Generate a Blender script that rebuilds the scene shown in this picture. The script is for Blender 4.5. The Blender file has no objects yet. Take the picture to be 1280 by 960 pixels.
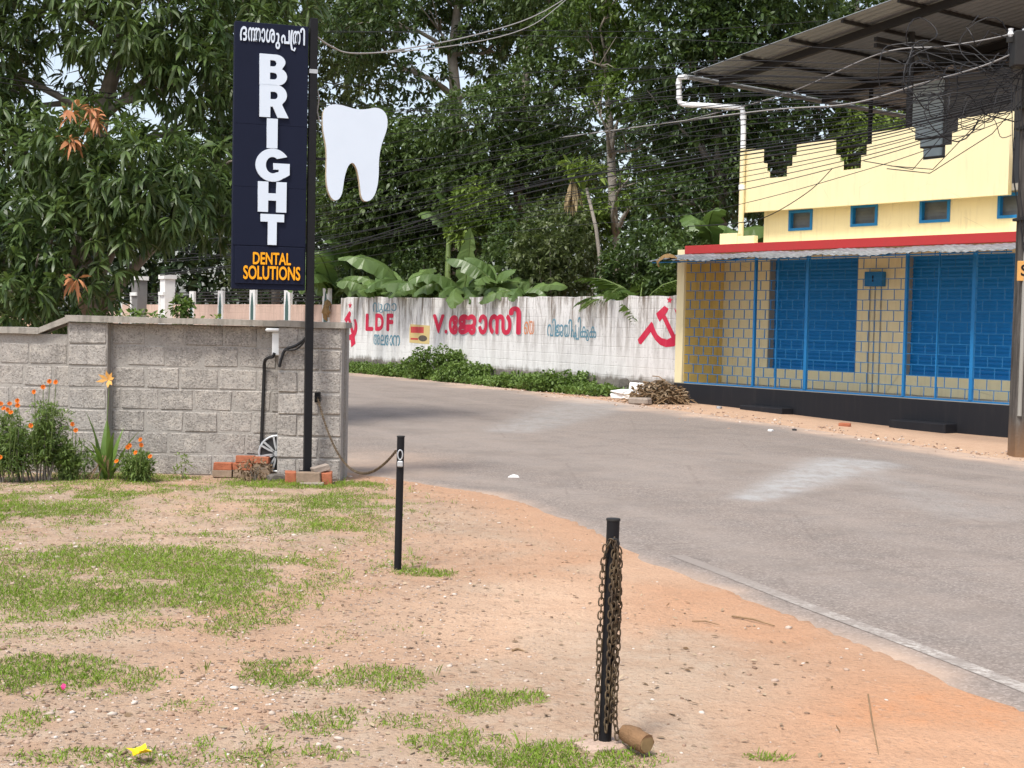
import bpy, bmesh, math, random
import numpy as np
from mathutils import Vector, Matrix

S = bpy.context.scene
C = S.collection
R = math.radians
PI = math.pi
random.seed(7)
RNG = np.random.default_rng(11)

# ------------------------------------------------------------------ camera
cam = bpy.data.cameras.new("camera")
cam.sensor_width = 36.0
cam.lens = 36.0 * 1750 / 1280
cam.clip_start = 0.1
cam.clip_end = 2000
camo = bpy.data.objects.new("camera", cam)
C.objects.link(camo)
camo.matrix_world = (Matrix.Translation((0, 0, 1.65)) @ Matrix.Rotation(PI / 2 - R(2.52), 4, 'X')
                     @ Matrix.Rotation(R(1.2), 4, 'Z'))
S.camera = camo

# ------------------------------------------------------------------ sky, sun, exposure
SUN_EL, SUN_AZ = R(60), R(-148)           # azimuth clockwise from +Y: behind and left of the camera
w = bpy.data.worlds.new("World")
S.world = w
w.use_nodes = True
wn = w.node_tree
bg = wn.nodes["Background"]
sky = wn.nodes.new("ShaderNodeTexSky")
sky.sky_type = 'NISHITA'
sky.sun_disc = False
sky.sun_elevation = SUN_EL
sky.sun_rotation = SUN_AZ
sky.air_density = 1.0
sky.dust_density = 2.5
sky.ozone_density = 1.0
hs = wn.nodes.new("ShaderNodeHueSaturation")      # hazy, whitish tropical sky
hs.inputs['Saturation'].default_value = 0.62
hs.inputs['Value'].default_value = 1.15
wn.links.new(sky.outputs[0], hs.inputs['Color'])
wn.links.new(hs.outputs[0], bg.inputs[0])
bg.inputs[1].default_value = 0.15
sl = bpy.data.lights.new("sun", 'SUN')
sl.energy = 2.7
sl.angle = R(12)
sl.color = (1.0, 0.955, 0.88)
slo = bpy.data.objects.new("sun", sl)
C.objects.link(slo)
sd = Vector((math.sin(SUN_AZ) * math.cos(SUN_EL), math.cos(SUN_AZ) * math.cos(SUN_EL), math.sin(SUN_EL)))
slo.rotation_euler = sd.to_track_quat('Z', 'Y').to_euler()
slo.location = sd * 60
S.view_settings.view_transform = 'Standard'
S.view_settings.look = 'None'
S.view_settings.gamma = 1
S.view_settings.exposure = 0.5
try:
    S.cycles.max_bounces = 8
    S.cycles.transparent_max_bounces = 8
except Exception:
    pass


# ------------------------------------------------------------------ helpers: objects
def tag(o, label=None, cat=None, group=None, kind=None):
    if label: o['label'] = label
    if cat: o['category'] = cat
    if group: o['group'] = group
    if kind: o['kind'] = kind
    return o


def thing(name, label, cat, loc=(0, 0, 0), rz=0.0, group=None):
    o = bpy.data.objects.new(name, None)
    o.empty_display_size = 0.2
    C.objects.link(o)
    o.location = loc
    o.rotation_euler = (0, 0, rz)
    return tag(o, label, cat, group)


def link(name, me, parent=None, loc=None, rot=None, scale=None):
    o = bpy.data.objects.new(name, me)
    C.objects.link(o)
    if parent: o.parent = parent
    if loc is not None: o.location = loc
    if rot is not None: o.rotation_euler = rot
    if scale is not None: o.scale = scale
    return o


def copy_tree(o, parent=None):
    c = o.copy()
    C.objects.link(c)
    c.parent = parent
    for ch in list(o.children):
        copy_tree(ch, c)
    return c


# ------------------------------------------------------------------ helpers: geometry
class MB:
    def __init__(self):
        self.v, self.f = [], []

    def add(self, vs, fs):
        b = len(self.v)
        self.v += [tuple(p) for p in vs]
        self.f += [tuple(i + b for i in f) for f in fs]

    def box(self, x0, x1, y0, y1, z0, z1):
        self.add([(x0, y0, z0), (x1, y0, z0), (x1, y1, z0), (x0, y1, z0),
                  (x0, y0, z1), (x1, y0, z1), (x1, y1, z1), (x0, y1, z1)],
                 [(0, 3, 2, 1), (4, 5, 6, 7), (0, 1, 5, 4), (1, 2, 6, 5), (2, 3, 7, 6), (3, 0, 4, 7)])

    def bbox(self, x0, x1, y0, y1, z0, z1, b=0.01, j=0.0):
        """box with chamfered edges and uneven corners"""
        vs, idx = [], {}
        rr = lambda: random.uniform(-j, j)
        for ix in (0, 1):
            for iy in (0, 1):
                for iz in (0, 1):
                    c = [(x0, x1)[ix] + rr(), (y0, y1)[iy] + rr(), (z0, z1)[iz] + rr()]
                    s = (1 - 2 * ix, 1 - 2 * iy, 1 - 2 * iz)
                    for a in range(3):
                        p = [c[k] + (0 if k == a else s[k] * b) for k in range(3)]
                        idx[(ix, iy, iz, a)] = len(vs)
                        vs.append(p)
        fs = []
        for a in range(3):
            o1, o2 = [k for k in range(3) if k != a]
            for side in (0, 1):
                q = []
                for (p, r_) in ((0, 0), (1, 0), (1, 1), (0, 1)):
                    key = [0, 0, 0]
                    key[a], key[o1], key[o2] = side, p, r_
                    q.append(idx[(*key, a)])
                fs.append(tuple(q) if (side == 1) == (a != 1) else tuple(reversed(q)))
        for a in range(3):          # edges along axis a
            o1, o2 = [k for k in range(3) if k != a]
            for p in (0, 1):
                for r_ in (0, 1):
                    q = []
                    for (e, ax) in ((0, o1), (1, o1), (1, o2), (0, o2)):
                        key = [0, 0, 0]
                        key[a], key[o1], key[o2] = e, p, r_
                        q.append(idx[(*key, ax)])
                    fs.append(tuple(q))
        for ix in (0, 1):
            for iy in (0, 1):
                for iz in (0, 1):
                    fs.append((idx[(ix, iy, iz, 0)], idx[(ix, iy, iz, 1)], idx[(ix, iy, iz, 2)]))
        self.add(vs, fs)

    def tube(self, pts, r, seg=8, cap=True, closed=False):
        pts = [Vector(p) for p in pts]
        n = len(pts)
        rs = r if isinstance(r, (list, tuple)) else [r] * n
        ref = None
        base = len(self.v)
        for i in range(n):
            if closed:
                t = pts[(i + 1) % n] - pts[i - 1]
            else:
                t = pts[min(i + 1, n - 1)] - pts[max(i - 1, 0)]
            t.normalize()
            if ref is None:
                ref = Vector((0, 0, 1)) if abs(t.z) < 0.9 else Vector((1, 0, 0))
            a = t.cross(ref)
            if a.length < 1e-4:
                a = t.cross(Vector((0.3, 1, 0.2)))
            a.normalize()
            b = a.cross(t).normalized()
            ref = b
            for k in range(seg):
                an = 2 * PI * k / seg
                self.v.append(tuple(pts[i] + (a * math.cos(an) + b * math.sin(an)) * rs[i]))
        m = n if closed else n - 1
        for i in range(m):
            i2 = (i + 1) % n
            for k in range(seg):
                k2 = (k + 1) % seg
                self.f.append((base + i * seg + k, base + i * seg + k2, base + i2 * seg + k2, base + i2 * seg + k))
        if cap and not closed:
            self.f.append(tuple(base + k for k in reversed(range(seg))))
            self.f.append(tuple(base + (n - 1) * seg + k for k in range(seg)))

    def prism(self, poly, y0, y1):
        """poly of (x, z), convex or not (one n-gon), from y0 to y1"""
        n = len(poly)
        self.add([(x, y0, z) for x, z in poly] + [(x, y1, z) for x, z in poly],
                 [tuple(range(n)), tuple(range(2 * n - 1, n - 1, -1))]
                 + [(i, i + n, (i + 1) % n + n, (i + 1) % n) for i in range(n)])

    def mesh(self, name, mat, smooth=False, fix=True):
        me = bpy.data.meshes.new(name)
        me.from_pydata(self.v, [], self.f)
        if fix:
            bm = bmesh.new()
            bm.from_mesh(me)
            bmesh.ops.recalc_face_normals(bm, faces=bm.faces)
            bm.to_mesh(me)
            bm.free()
        if mat: me.materials.append(mat)
        if smooth:
            me.polygons.foreach_set('use_smooth', [True] * len(me.polygons))
            if smooth == 'auto':
                try:
                    me.set_sharp_from_angle(angle=R(40))
                except Exception:
                    pass
        me.update()
        return me

    def build(self, name, mat, parent=None, smooth=False, **k):
        return link(name, self.mesh(name, mat, smooth), parent, **k)


def box_obj(name, mat, parent, x0, x1, y0, y1, z0, z1, b=0.0, j=0.0):
    m = MB()
    if b: m.bbox(x0, x1, y0, y1, z0, z1, b, j)
    else: m.box(x0, x1, y0, y1, z0, z1)
    return m.build(name, mat, parent)


def ellipse_arc(cx, cz, rx, rz, a0, a1, n=16):
    return [(cx + rx * math.cos(R(a0 + (a1 - a0) * i / n)), cz + rz * math.sin(R(a0 + (a1 - a0) * i / n))) for i in range(n + 1)]


def flat_shape(name, loops, mat, depth=0.006, bevel=0.0):
    """outline loops of (x, z) with holes, filled and given a thickness; faces -y"""
    cu = bpy.data.curves.new(name, 'CURVE')
    cu.dimensions = '2D'
    cu.fill_mode = 'BOTH'
    cu.extrude = depth / 2
    cu.offset = bevel
    for lp in loops:
        sp = cu.splines.new('POLY')
        sp.points.add(len(lp) - 1)
        for p, q in zip(sp.points, lp):
            p.co = (q[0], q[1], 0, 1)
        sp.use_cyclic_u = True
    return curve_mesh(cu, name, mat, depth)


def curve_mesh(cu, name, mat, depth):
    o = bpy.data.objects.new(name, cu)
    C.objects.link(o)
    dg = bpy.context.evaluated_depsgraph_get()
    me = bpy.data.meshes.new_from_object(o.evaluated_get(dg), depsgraph=dg)
    bpy.data.objects.remove(o)
    bpy.data.curves.remove(cu)
    # (x, y, z) -> (x, -z, y): stand it up facing -y, back at y = 0
    me.transform(Matrix(((1, 0, 0, 0), (0, 0, -1, -depth / 2), (0, 1, 0, 0), (0, 0, 0, 1))))
    me.materials.clear()
    if mat: me.materials.append(mat)
    me.name = name
    return me


def text_shape(name, body, mat, x0, x1, z0, z1, depth=0.004, bold=0.0):
    """lettering fitted into a rectangle of the local x-z plane; crossing strokes of a glyph are filled one by one"""
    cu = bpy.data.curves.new(name, 'FONT')
    cu.body = body
    cu.size = 1
    o = bpy.data.objects.new(name, cu)
    C.objects.link(o)
    dg = bpy.context.evaluated_depsgraph_get()
    oc = o.evaluated_get(dg)
    cv = oc.to_curve(dg)
    polys = []
    for sp in cv.splines:
        P = []
        bp = sp.bezier_points
        if len(bp):
            m = len(bp)
            for i in range(m):
                a, b = bp[i], bp[(i + 1) % m]
                for k in range(5):
                    t = k / 5
                    p = a.co * (1 - t) ** 3 + a.handle_right * 3 * t * (1 - t) ** 2 + b.handle_left * 3 * t * t * (1 - t) + b.co * t ** 3
                    if not P or (abs(P[-1][0] - p.x) + abs(P[-1][1] - p.y)) > 1e-4: P.append((p.x, p.y))
        else:
            P = [(q.co.x, q.co.y) for q in sp.points]
        if len(P) > 2: polys.append(P)
    oc.to_curve_clear()
    bpy.data.objects.remove(o)
    bpy.data.curves.remove(cu)
    area = lambda P: sum(P[i - 1][0] * P[i][1] - P[i][0] * P[i - 1][1] for i in range(len(P))) / 2

    def inside(p, P):
        r = False
        for i in range(len(P)):
            a, b = P[i - 1], P[i]
            if (a[1] > p[1]) != (b[1] > p[1]) and p[0] < (b[0] - a[0]) * (p[1] - a[1]) / (b[1] - a[1]) + a[0]: r = not r
        return r
    sg_ = 1 if area(max(polys, key=lambda P: abs(area(P)))) > 0 else -1
    outer = [P for P in polys if area(P) * sg_ > 0]
    holes = [P for P in polys if area(P) * sg_ <= 0]
    V, F = [], []
    shifts = [(0, 0)] + ([(bold * math.cos(k * PI / 4), bold * math.sin(k * PI / 4)) for k in range(8)] if bold else [])
    for i, P in enumerate(outer):                # heavier lettering: the same stroke laid again a little to every side
        me = flat_shape(name, [P] + [h for h in holes if inside(h[0], P)], None, depth)
        for q, (dx, dz) in enumerate(shifts):
            b = len(V)
            V += [(v.co.x + dx, v.co.y - 0.0003 * i - 0.00008 * q, v.co.z + dz) for v in me.vertices]
            F += [tuple(b + k for k in f.vertices) for f in me.polygons]
        bpy.data.meshes.remove(me)
    me = bpy.data.meshes.new(name)
    co = np.array(V)
    for k, (a, b) in ((0, (x0, x1)), (2, (z0, z1))):
        lo, hi = co[:, k].min(), co[:, k].max()
        co[:, k] = a + (co[:, k] - lo) / (hi - lo) * (b - a)
    me.from_pydata([tuple(c) for c in co], [], F)
    if mat: me.materials.append(mat)
    me.update()
    return me


def stroke_loop(pts, width):
    """outline of a thick polyline in 2-D"""
    P = [Vector(p) for p in pts]
    L, Rr = [], []
    n = len(P)
    ws = width if isinstance(width, (list, tuple)) else [width] * n
    for i in range(n):
        t = (P[min(i + 1, n - 1)] - P[max(i - 1, 0)]).normalized()
        nn = Vector((-t.y, t.x)) * ws[i] / 2
        L.append(tuple(P[i] + nn))
        Rr.append(tuple(P[i] - nn))
    return L + Rr[::-1]


def vnoise(x, y, seed=0, octaves=3):
    """value noise on arrays, about 0..1"""
    out = np.zeros_like(x, dtype=float)
    amp, tot, fr = 1.0, 0.0, 1.0
    for o in range(octaves):
        xs, ys = x * fr + 17.3 * o + seed * 3.1, y * fr - 9.7 * o + seed * 5.7
        xi, yi = np.floor(xs).astype(np.int64), np.floor(ys).astype(np.int64)
        fx, fy = xs - xi, ys - yi
        fx, fy = fx * fx * (3 - 2 * fx), fy * fy * (3 - 2 * fy)

        def h(a, b):
            k = (a * 374761393 + b * 668265263 + (seed + o) * 974634777) & 0xffffffff
            k = ((k ^ (k >> 13)) * 1274126177) & 0xffffffff
            return ((k ^ (k >> 16)) & 0xffff) / 65535.0
        v = (h(xi, yi) * (1 - fx) + h(xi + 1, yi) * fx) * (1 - fy) + (h(xi, yi + 1) * (1 - fx) + h(xi + 1, yi + 1) * fx) * fy
        out += v * amp
        tot += amp
        amp *= 0.5
        fr *= 2.1
    return out / tot


def np_mesh(name, V, loops, starts, totals, mat, attrs=None, smooth=False):
    me = bpy.data.meshes.new(name)
    me.vertices.add(len(V))
    me.vertices.foreach_set('co', np.asarray(V, dtype=np.float32).ravel())
    me.loops.add(len(loops))
    me.loops.foreach_set('vertex_index', np.asarray(loops, dtype=np.int32))
    me.polygons.add(len(starts))
    me.polygons.foreach_set('loop_start', np.asarray(starts, dtype=np.int32))
    me.polygons.foreach_set('loop_total', np.asarray(totals, dtype=np.int32))
    if smooth:
        me.polygons.foreach_set('use_smooth', np.ones(len(starts), dtype=bool))
    for k, a in (attrs or {}).items():
        at = me.attributes.new(k, 'FLOAT', 'POINT')
        at.data.foreach_set('value', np.asarray(a, dtype=np.float32))
    if mat: me.materials.append(mat)
    me.update(calc_edges=True)
    me.validate()
    return me


def unit(a):
    return a / np.maximum(np.linalg.norm(a, axis=-1, keepdims=True), 1e-9)


def leaf_mesh(name, P, D, L, Wd, tone, droop, mat, w2=0.76, flat=0.5):
    """one bent six-cornered leaf for every row"""
    n = len(P)
    D = unit(D)
    up = np.array([0, 0, 1.0]) + RNG.normal(0, flat, (n, 3))
    side = unit(np.cross(D, up))
    nn = np.cross(side, D)
    L = np.broadcast_to(np.asarray(L, float), (n,))[:, None]
    Wd = np.broadcast_to(np.asarray(Wd, float), (n,))[:, None]
    dr = np.broadcast_to(np.asarray(droop, float), (n,))[:, None] * L * np.array([[0, 0, 1.0]])
    p1 = P + D * L * 0.36 - dr * 0.05
    p2 = P + D * L * 0.72 - dr * 0.28
    tip = P + D * L * 0.97 - dr * 0.62
    V = np.stack([P, p1 + side * Wd / 2 + nn * Wd * 0.15, p1 - side * Wd / 2 + nn * Wd * 0.15,
                  p2 + side * Wd * w2 / 2 + nn * Wd * 0.1, p2 - side * Wd * w2 / 2 + nn * Wd * 0.1, tip], axis=1).reshape(-1, 3)
    lp = np.array([0, 2, 1, 1, 2, 4, 3, 3, 4, 5])
    loops = (np.arange(n)[:, None] * 6 + lp[None]).ravel()
    st = (np.arange(n)[:, None] * 10 + np.array([0, 3, 7])[None]).ravel()
    to = np.tile([3, 4, 3], n)
    return np_mesh(name, V, loops, st, to, mat, {'tone': np.repeat(np.broadcast_to(tone, (n,)), 6)})


# ------------------------------------------------------------------ helpers: materials
class NT:
    def __init__(self, name):
        self.m = bpy.data.materials.new(name)
        self.m.use_nodes = True
        self.t = self.m.node_tree
        self.p = self.t.nodes["Principled BSDF"]
        self.out = self.t.nodes["Material Output"]

    def n(self, t, **k):
        d = self.t.nodes.new(t)
        for a, b in k.items():
            setattr(d, a, b)
        return d

    def lk(self, a, b):
        self.t.links.new(a, b)

    def setv(self, inp, v):
        if hasattr(v, 'type') and hasattr(v, 'is_output'): self.lk(v, inp)
        elif isinstance(v, (tuple, list)) and len(v) == 3 and inp.type == 'RGBA': inp.default_value = (*v, 1)
        else: inp.default_value = v

    def coord(self, kind='Object', scale=(1, 1, 1)):
        tc = self.n('ShaderNodeTexCoord')
        mp = self.n('ShaderNodeMapping')
        mp.inputs['Scale'].default_value = scale
        self.lk(tc.outputs[kind], mp.inputs[0])
        return mp.outputs[0]

    def world(self, scale=(1, 1, 1)):
        g = self.n('ShaderNodeNewGeometry')
        mp = self.n('ShaderNodeMapping')
        mp.inputs['Scale'].default_value = scale
        self.lk(g.outputs['Position'], mp.inputs[0])
        return mp.outputs[0]

    def noise(self, vec, scale, detail=4, rough=0.55, dist=0):
        d = self.n('ShaderNodeTexNoise')
        d.inputs['Scale'].default_value = scale
        d.inputs['Detail'].default_value = detail
        d.inputs['Roughness'].default_value = rough
        d.inputs['Distortion'].default_value = dist
        if vec is not None: self.lk(vec, d.inputs['Vector'])
        return d.outputs['Fac']

    def voro(self, vec, scale, feature='F1', out='Distance', rnd=1):
        d = self.n('ShaderNodeTexVoronoi', feature=feature)
        d.inputs['Scale'].default_value = scale
        d.inputs['Randomness'].default_value = rnd
        self.lk(vec, d.inputs['Vector'])
        return d.outputs[out]

    def ramp(self, fac, stops, interp='LINEAR'):
        d = self.n('ShaderNodeValToRGB')
        cr = d.color_ramp
        cr.interpolation = interp
        while len(cr.elements) < len(stops): cr.elements.new(0.5)
        for e, (p, c) in zip(cr.elements, stops):
            e.position = p
            e.color = (c, c, c, 1) if isinstance(c, (int, float)) else (*c, 1)
        self.lk(fac, d.inputs[0])
        return d.outputs[0]

    def mix(self, fac, a, b, mode='MIX'):
        d = self.n('ShaderNodeMix', data_type='RGBA', blend_type=mode)
        self.setv(d.inputs[0], fac)
        self.setv(d.inputs[6], a)
        self.setv(d.inputs[7], b)
        return d.outputs[2]

    def math(self, op, a, b=0.0, clamp=False):
        d = self.n('ShaderNodeMath', operation=op, use_clamp=clamp)
        self.setv(d.inputs[0], a)
        self.setv(d.inputs[1], b)
        return d.outputs[0]

    def attr(self, name, out='Fac'):
        d = self.n('ShaderNodeAttribute')
        d.attribute_name = name
        return d.outputs[out]

    def rnd(self):
        return self.n('ShaderNodeObjectInfo').outputs['Random']

    def sep(self, vec):
        d = self.n('ShaderNodeSeparateXYZ')
        self.lk(vec, d.inputs[0])
        return d.outputs

    def bump(self, h, strength=0.3, dist=0.02):
        d = self.n('ShaderNodeBump')
        d.inputs['Strength'].default_value = strength
        d.inputs['Distance'].default_value = dist
        self.lk(h, d.inputs['Height'])
        self.lk(d.outputs[0], self.p.inputs['Normal'])

    def done(self, col, rough=0.7, spec=0.3, metal=0.0):
        self.setv(self.p.inputs['Base Color'], col)
        self.setv(self.p.inputs['Roughness'], rough)
        self.p.inputs['Specular IOR Level'].default_value = spec
        self.p.inputs['Metallic'].default_value = metal
        return self.m


M = {}


def plain(key, col, rough=0.6, spec=0.3, metal=0.0, var=0.15, scale=8.0, bump=0.0):
    t = NT(key)
    v = t.coord()
    nz = t.noise(v, scale, 5)
    c = t.mix(nz, tuple(x * (1 - var) for x in col), tuple(min(1, x * (1 + var)) for x in col))
    if bump: t.bump(t.noise(v, scale * 6, 4), bump, 0.01)
    M[key] = t.done(c, rough, spec, metal)
    return M[key]


def leafy(key, dark, light, rough=0.45, trans=0.25, spec=0.4):
    t = NT(key)
    tone = t.attr('tone')
    nz = t.noise(t.world(), 0.7, 2)
    f = t.math('ADD', t.math('MULTIPLY', tone, 0.75), t.math('MULTIPLY', nz, 0.25))
    mid = tuple((a + b) / 2 for a, b in zip(dark, light))
    c = t.ramp(f, [(0.1, dark), (0.55, mid), (0.95, light)])
    t.done(c, rough, spec)
    tr = t.n('ShaderNodeBsdfTranslucent')
    t.lk(t.mix(0.5, c, (0.14, 0.22, 0.03)), tr.inputs[0])
    mx = t.n('ShaderNodeMixShader')
    mx.inputs[0].default_value = trans
    t.lk(t.p.outputs[0], mx.inputs[1])
    t.lk(tr.outputs[0], mx.inputs[2])
    t.lk(mx.outputs[0], t.out.inputs[0])
    M[key] = t.m
    return t.m


# ------------------------------------------------------------------ materials
def mat_ground():
    t = NT('soil')
    w_ = t.world()
    red, pale, gv = t.attr('red'), t.attr('pale'), t.attr('gravel')
    n1 = t.noise(w_, 0.9, 5, 0.6)
    n2 = t.noise(w_, 6, 6, 0.65)
    n3 = t.noise(w_, 38, 4, 0.7)
    base = t.mix(t.ramp(n1, [(0.35, 0), (0.65, 1)]), (0.37, 0.25, 0.17), (0.43, 0.315, 0.225))
    base = t.mix(t.math('MULTIPLY', t.ramp(n2, [(0.45, 0), (0.62, 1)]), 0.6), base, (0.44, 0.345, 0.26))
    base = t.mix(t.math('MULTIPLY', red, t.ramp(n2, [(0.2, 0.45), (0.7, 1)]), True), base, (0.50, 0.245, 0.125))
    base = t.mix(t.math('MULTIPLY', pale, t.ramp(n2, [(0.25, 0.4), (0.75, 1)]), True), base, (0.57, 0.40, 0.28))
    # grit: light and dark crumbs
    vc = t.voro(w_, 42, out='Color')
    vs = t.sep(vc)
    vd = t.voro(w_, 42)
    crumb = t.math('MULTIPLY', t.math('GREATER_THAN', vs[0], 0.72), t.ramp(vd, [(0.25, 1), (0.4, 0)]))
    crumb = t.math('MULTIPLY', crumb, t.math('ADD', t.math('MULTIPLY', gv, 0.8), 0.1))
    stone = t.ramp(vs[1], [(0.0, (0.2, 0.14, 0.1)), (0.5, (0.38, 0.3, 0.25)), (1.0, (0.62, 0.56, 0.5))])
    base = t.mix(crumb, base, stone)
    vb = t.sep(t.voro(w_, 17, out='Color'))
    vbd = t.voro(w_, 17)
    clod = t.math('MULTIPLY', t.math('GREATER_THAN', vb[0], 0.66), t.ramp(vbd, [(0.18, 1), (0.34, 0)]))
    clod = t.math('MULTIPLY', clod, t.math('ADD', t.math('MULTIPLY', gv, 0.6), 0.15))
    base = t.mix(clod, base, t.ramp(vb[1], [(0.0, (0.24, 0.13, 0.08)), (0.5, (0.36, 0.24, 0.17)), (1.0, (0.52, 0.43, 0.36))]))
    n4 = t.noise(w_, 2.6, 6, 0.7)
    base = t.mix(t.math('MULTIPLY', t.ramp(n4, [(0.45, 0), (0.62, 0.3)]), gv), base, (0.3, 0.22, 0.165))
    base = t.mix(t.ramp(n3, [(0.36, 0.3), (0.48, 0)]), base, (0.2, 0.12, 0.075))
    base = t.mix(t.ramp(t.noise(w_, 110, 3, 0.7), [(0.34, 0.25), (0.48, 0)]), base, (0.22, 0.14, 0.09))
    h = t.math('ADD', t.math('MULTIPLY', n2, 1.0), t.math('ADD', t.math('MULTIPLY', n3, 0.5), t.math('MULTIPLY', crumb, 0.5)))
    h = t.math('ADD', h, t.math('MULTIPLY', clod, 0.8))
    t.bump(h, 0.8, 0.035)
    M['soil'] = t.done(base, 0.92, 0.15)


def mat_road():
    t = NT('asphalt')
    w_ = t.world()
    dust, patch = t.attr('dust'), t.attr('patch')
    n1 = t.noise(w_, 0.35, 5, 0.6)
    n2 = t.noise(w_, 3.5, 5, 0.6)
    n3 = t.noise(w_, 60, 3, 0.7)
    vc = t.sep(t.voro(w_, 75, out='Color'))
    base = t.mix(t.ramp(n1, [(0.3, 0), (0.7, 1)]), (0.17, 0.15, 0.135), (0.225, 0.198, 0.178))
    base = t.mix(t.math('MULTIPLY', t.ramp(n2, [(0.3, 1), (0.55, 0)]), 0.25), base, (0.15, 0.135, 0.125))
    agg = t.ramp(vc[0], [(0.0, (0.06, 0.054, 0.05)), (0.35, (0.155, 0.138, 0.126)), (0.75, (0.23, 0.203, 0.185)), (1.0, (0.42, 0.37, 0.34))])
    base = t.mix(0.5, base, agg)
    # tracks worn along the lane (longer than wide)
    ns = t.noise(t.attr('lane', 'Vector'), 1.0, 3)
    base = t.mix(t.math('MULTIPLY', t.ramp(ns, [(0.42, 0), (0.62, 1)]), 0.5), base, (0.27, 0.237, 0.212))
    n5 = t.noise(w_, 0.9, 5, 0.65)
    base = t.mix(t.ramp(n5, [(0.5, 0), (0.66, 0.45)]), base, (0.125, 0.112, 0.102))
    ce = t.voro(t.mix(0.12, w_, t.n('ShaderNodeTexNoise').outputs['Color']), 0.55, 'DISTANCE_TO_EDGE')
    base = t.mix(t.math('MULTIPLY', t.ramp(ce, [(0.003, 0.3), (0.009, 0)]), t.ramp(n2, [(0.42, 0), (0.55, 1)])), base, (0.07, 0.06, 0.055))
    d = t.math('MULTIPLY', dust, t.ramp(t.noise(w_, 2.2, 6, 0.65), [(0.25, 0.35), (0.7, 1.15)]), True)
    base = t.mix(d, base, (0.49, 0.355, 0.265))
    pw = t.math('MULTIPLY', patch, t.ramp(t.noise(t.world((1.0, 0.6, 1)), 5, 5, 0.7), [(0.3, 0.15), (0.62, 1)]), True)
    base = t.mix(t.math('MULTIPLY', pw, 0.7), base, (0.38, 0.385, 0.38))
    t.bump(t.math('ADD', vc[1], n3), 0.35, 0.008)
    M['asphalt'] = t.done(base, 0.85, 0.25)
    t = NT('worn_line_paint')
    w_ = t.world()
    k = t.ramp(t.noise(w_, 26, 5, 0.75), [(0.42, 0), (0.6, 1)])
    k2 = t.ramp(t.noise(w_, 3.0, 5, 0.7), [(0.36, 0.05), (0.62, 1)])
    M['worn_line_paint'] = t.done(t.mix(t.math('MULTIPLY', t.math('MULTIPLY', t.math('MULTIPLY', k, k2), t.attr('cover')), 0.6), (0.25, 0.215, 0.19), (0.70, 0.66, 0.6)), 0.85, 0.2)


def mat_block():
    t = NT('cinder_block')
    v = t.coord('Object')
    g = t.world()
    r = t.rnd()
    n1 = t.noise(g, 2.2, 5, 0.6)
    n2 = t.noise(g, 34, 4, 0.7)
    vc = t.sep(t.voro(g, 85, out='Color'))
    c = t.mix(r, (0.30, 0.28, 0.257), (0.42, 0.392, 0.36))
    c = t.mix(t.ramp(n1, [(0.3, 0.5), (0.55, 0)]), c, (0.3, 0.275, 0.245))
    sm = t.noise(t.world((1, 1, 1.6)), 6, 6, 0.7)
    c = t.mix(t.ramp(sm, [(0.5, 0), (0.6, 0.75)]), c, (0.5, 0.46, 0.41))
    c = t.mix(t.math('MULTIPLY', t.math('LESS_THAN', vc[0], 0.2), 0.45), c, (0.1, 0.09, 0.08))
    c = t.mix(t.math('MULTIPLY', t.math('GREATER_THAN', vc[0], 0.84), 0.5), c, (0.52, 0.48, 0.44))
    c = t.mix(t.ramp(n2, [(0.5, 0), (0.64, 0.55)]), c, (0.42, 0.385, 0.35))
    st = t.noise(t.world((5, 5, 0.5)), 1.5, 4, 0.6)
    c = t.mix(t.ramp(st, [(0.56, 0), (0.72, 0.35)]), c, (0.14, 0.13, 0.12))
    t.bump(t.math('ADD', vc[0], t.math('MULTIPLY', n2, 1.4)), 0.7, 0.012)
    M['cinder_block'] = t.done(c, 0.95, 0.12)
    t = NT('mortar')
    g = t.world()
    n1 = t.noise(g, 5, 5, 0.6)
    n2 = t.noise(g, 60, 4, 0.7)
    c = t.mix(n1, (0.30, 0.28, 0.255), (0.44, 0.415, 0.38))
    c = t.mix(t.ramp(n2, [(0.4, 0.4), (0.55, 0)]), c, (0.2, 0.18, 0.165))
    t.bump(t.math('ADD', n1, n2), 0.6, 0.012)
    M['mortar'] = t.done(c, 0.95, 0.12)
    t = NT('cement_cap')
    g = t.world()
    n1 = t.noise(t.world((1, 1, 1)), 4, 6, 0.65)
    n2 = t.noise(t.world((6, 6, 0.8)), 2, 4, 0.6)
    c = t.mix(n1, (0.24, 0.22, 0.19), (0.42, 0.39, 0.345))
    c = t.mix(t.ramp(n2, [(0.5, 0), (0.68, 0.6)]), c, (0.13, 0.12, 0.105))
    t.bump(t.noise(g, 40, 5), 0.5, 0.01)
    M['cement_cap'] = t.done(c, 0.9, 0.15)


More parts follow.
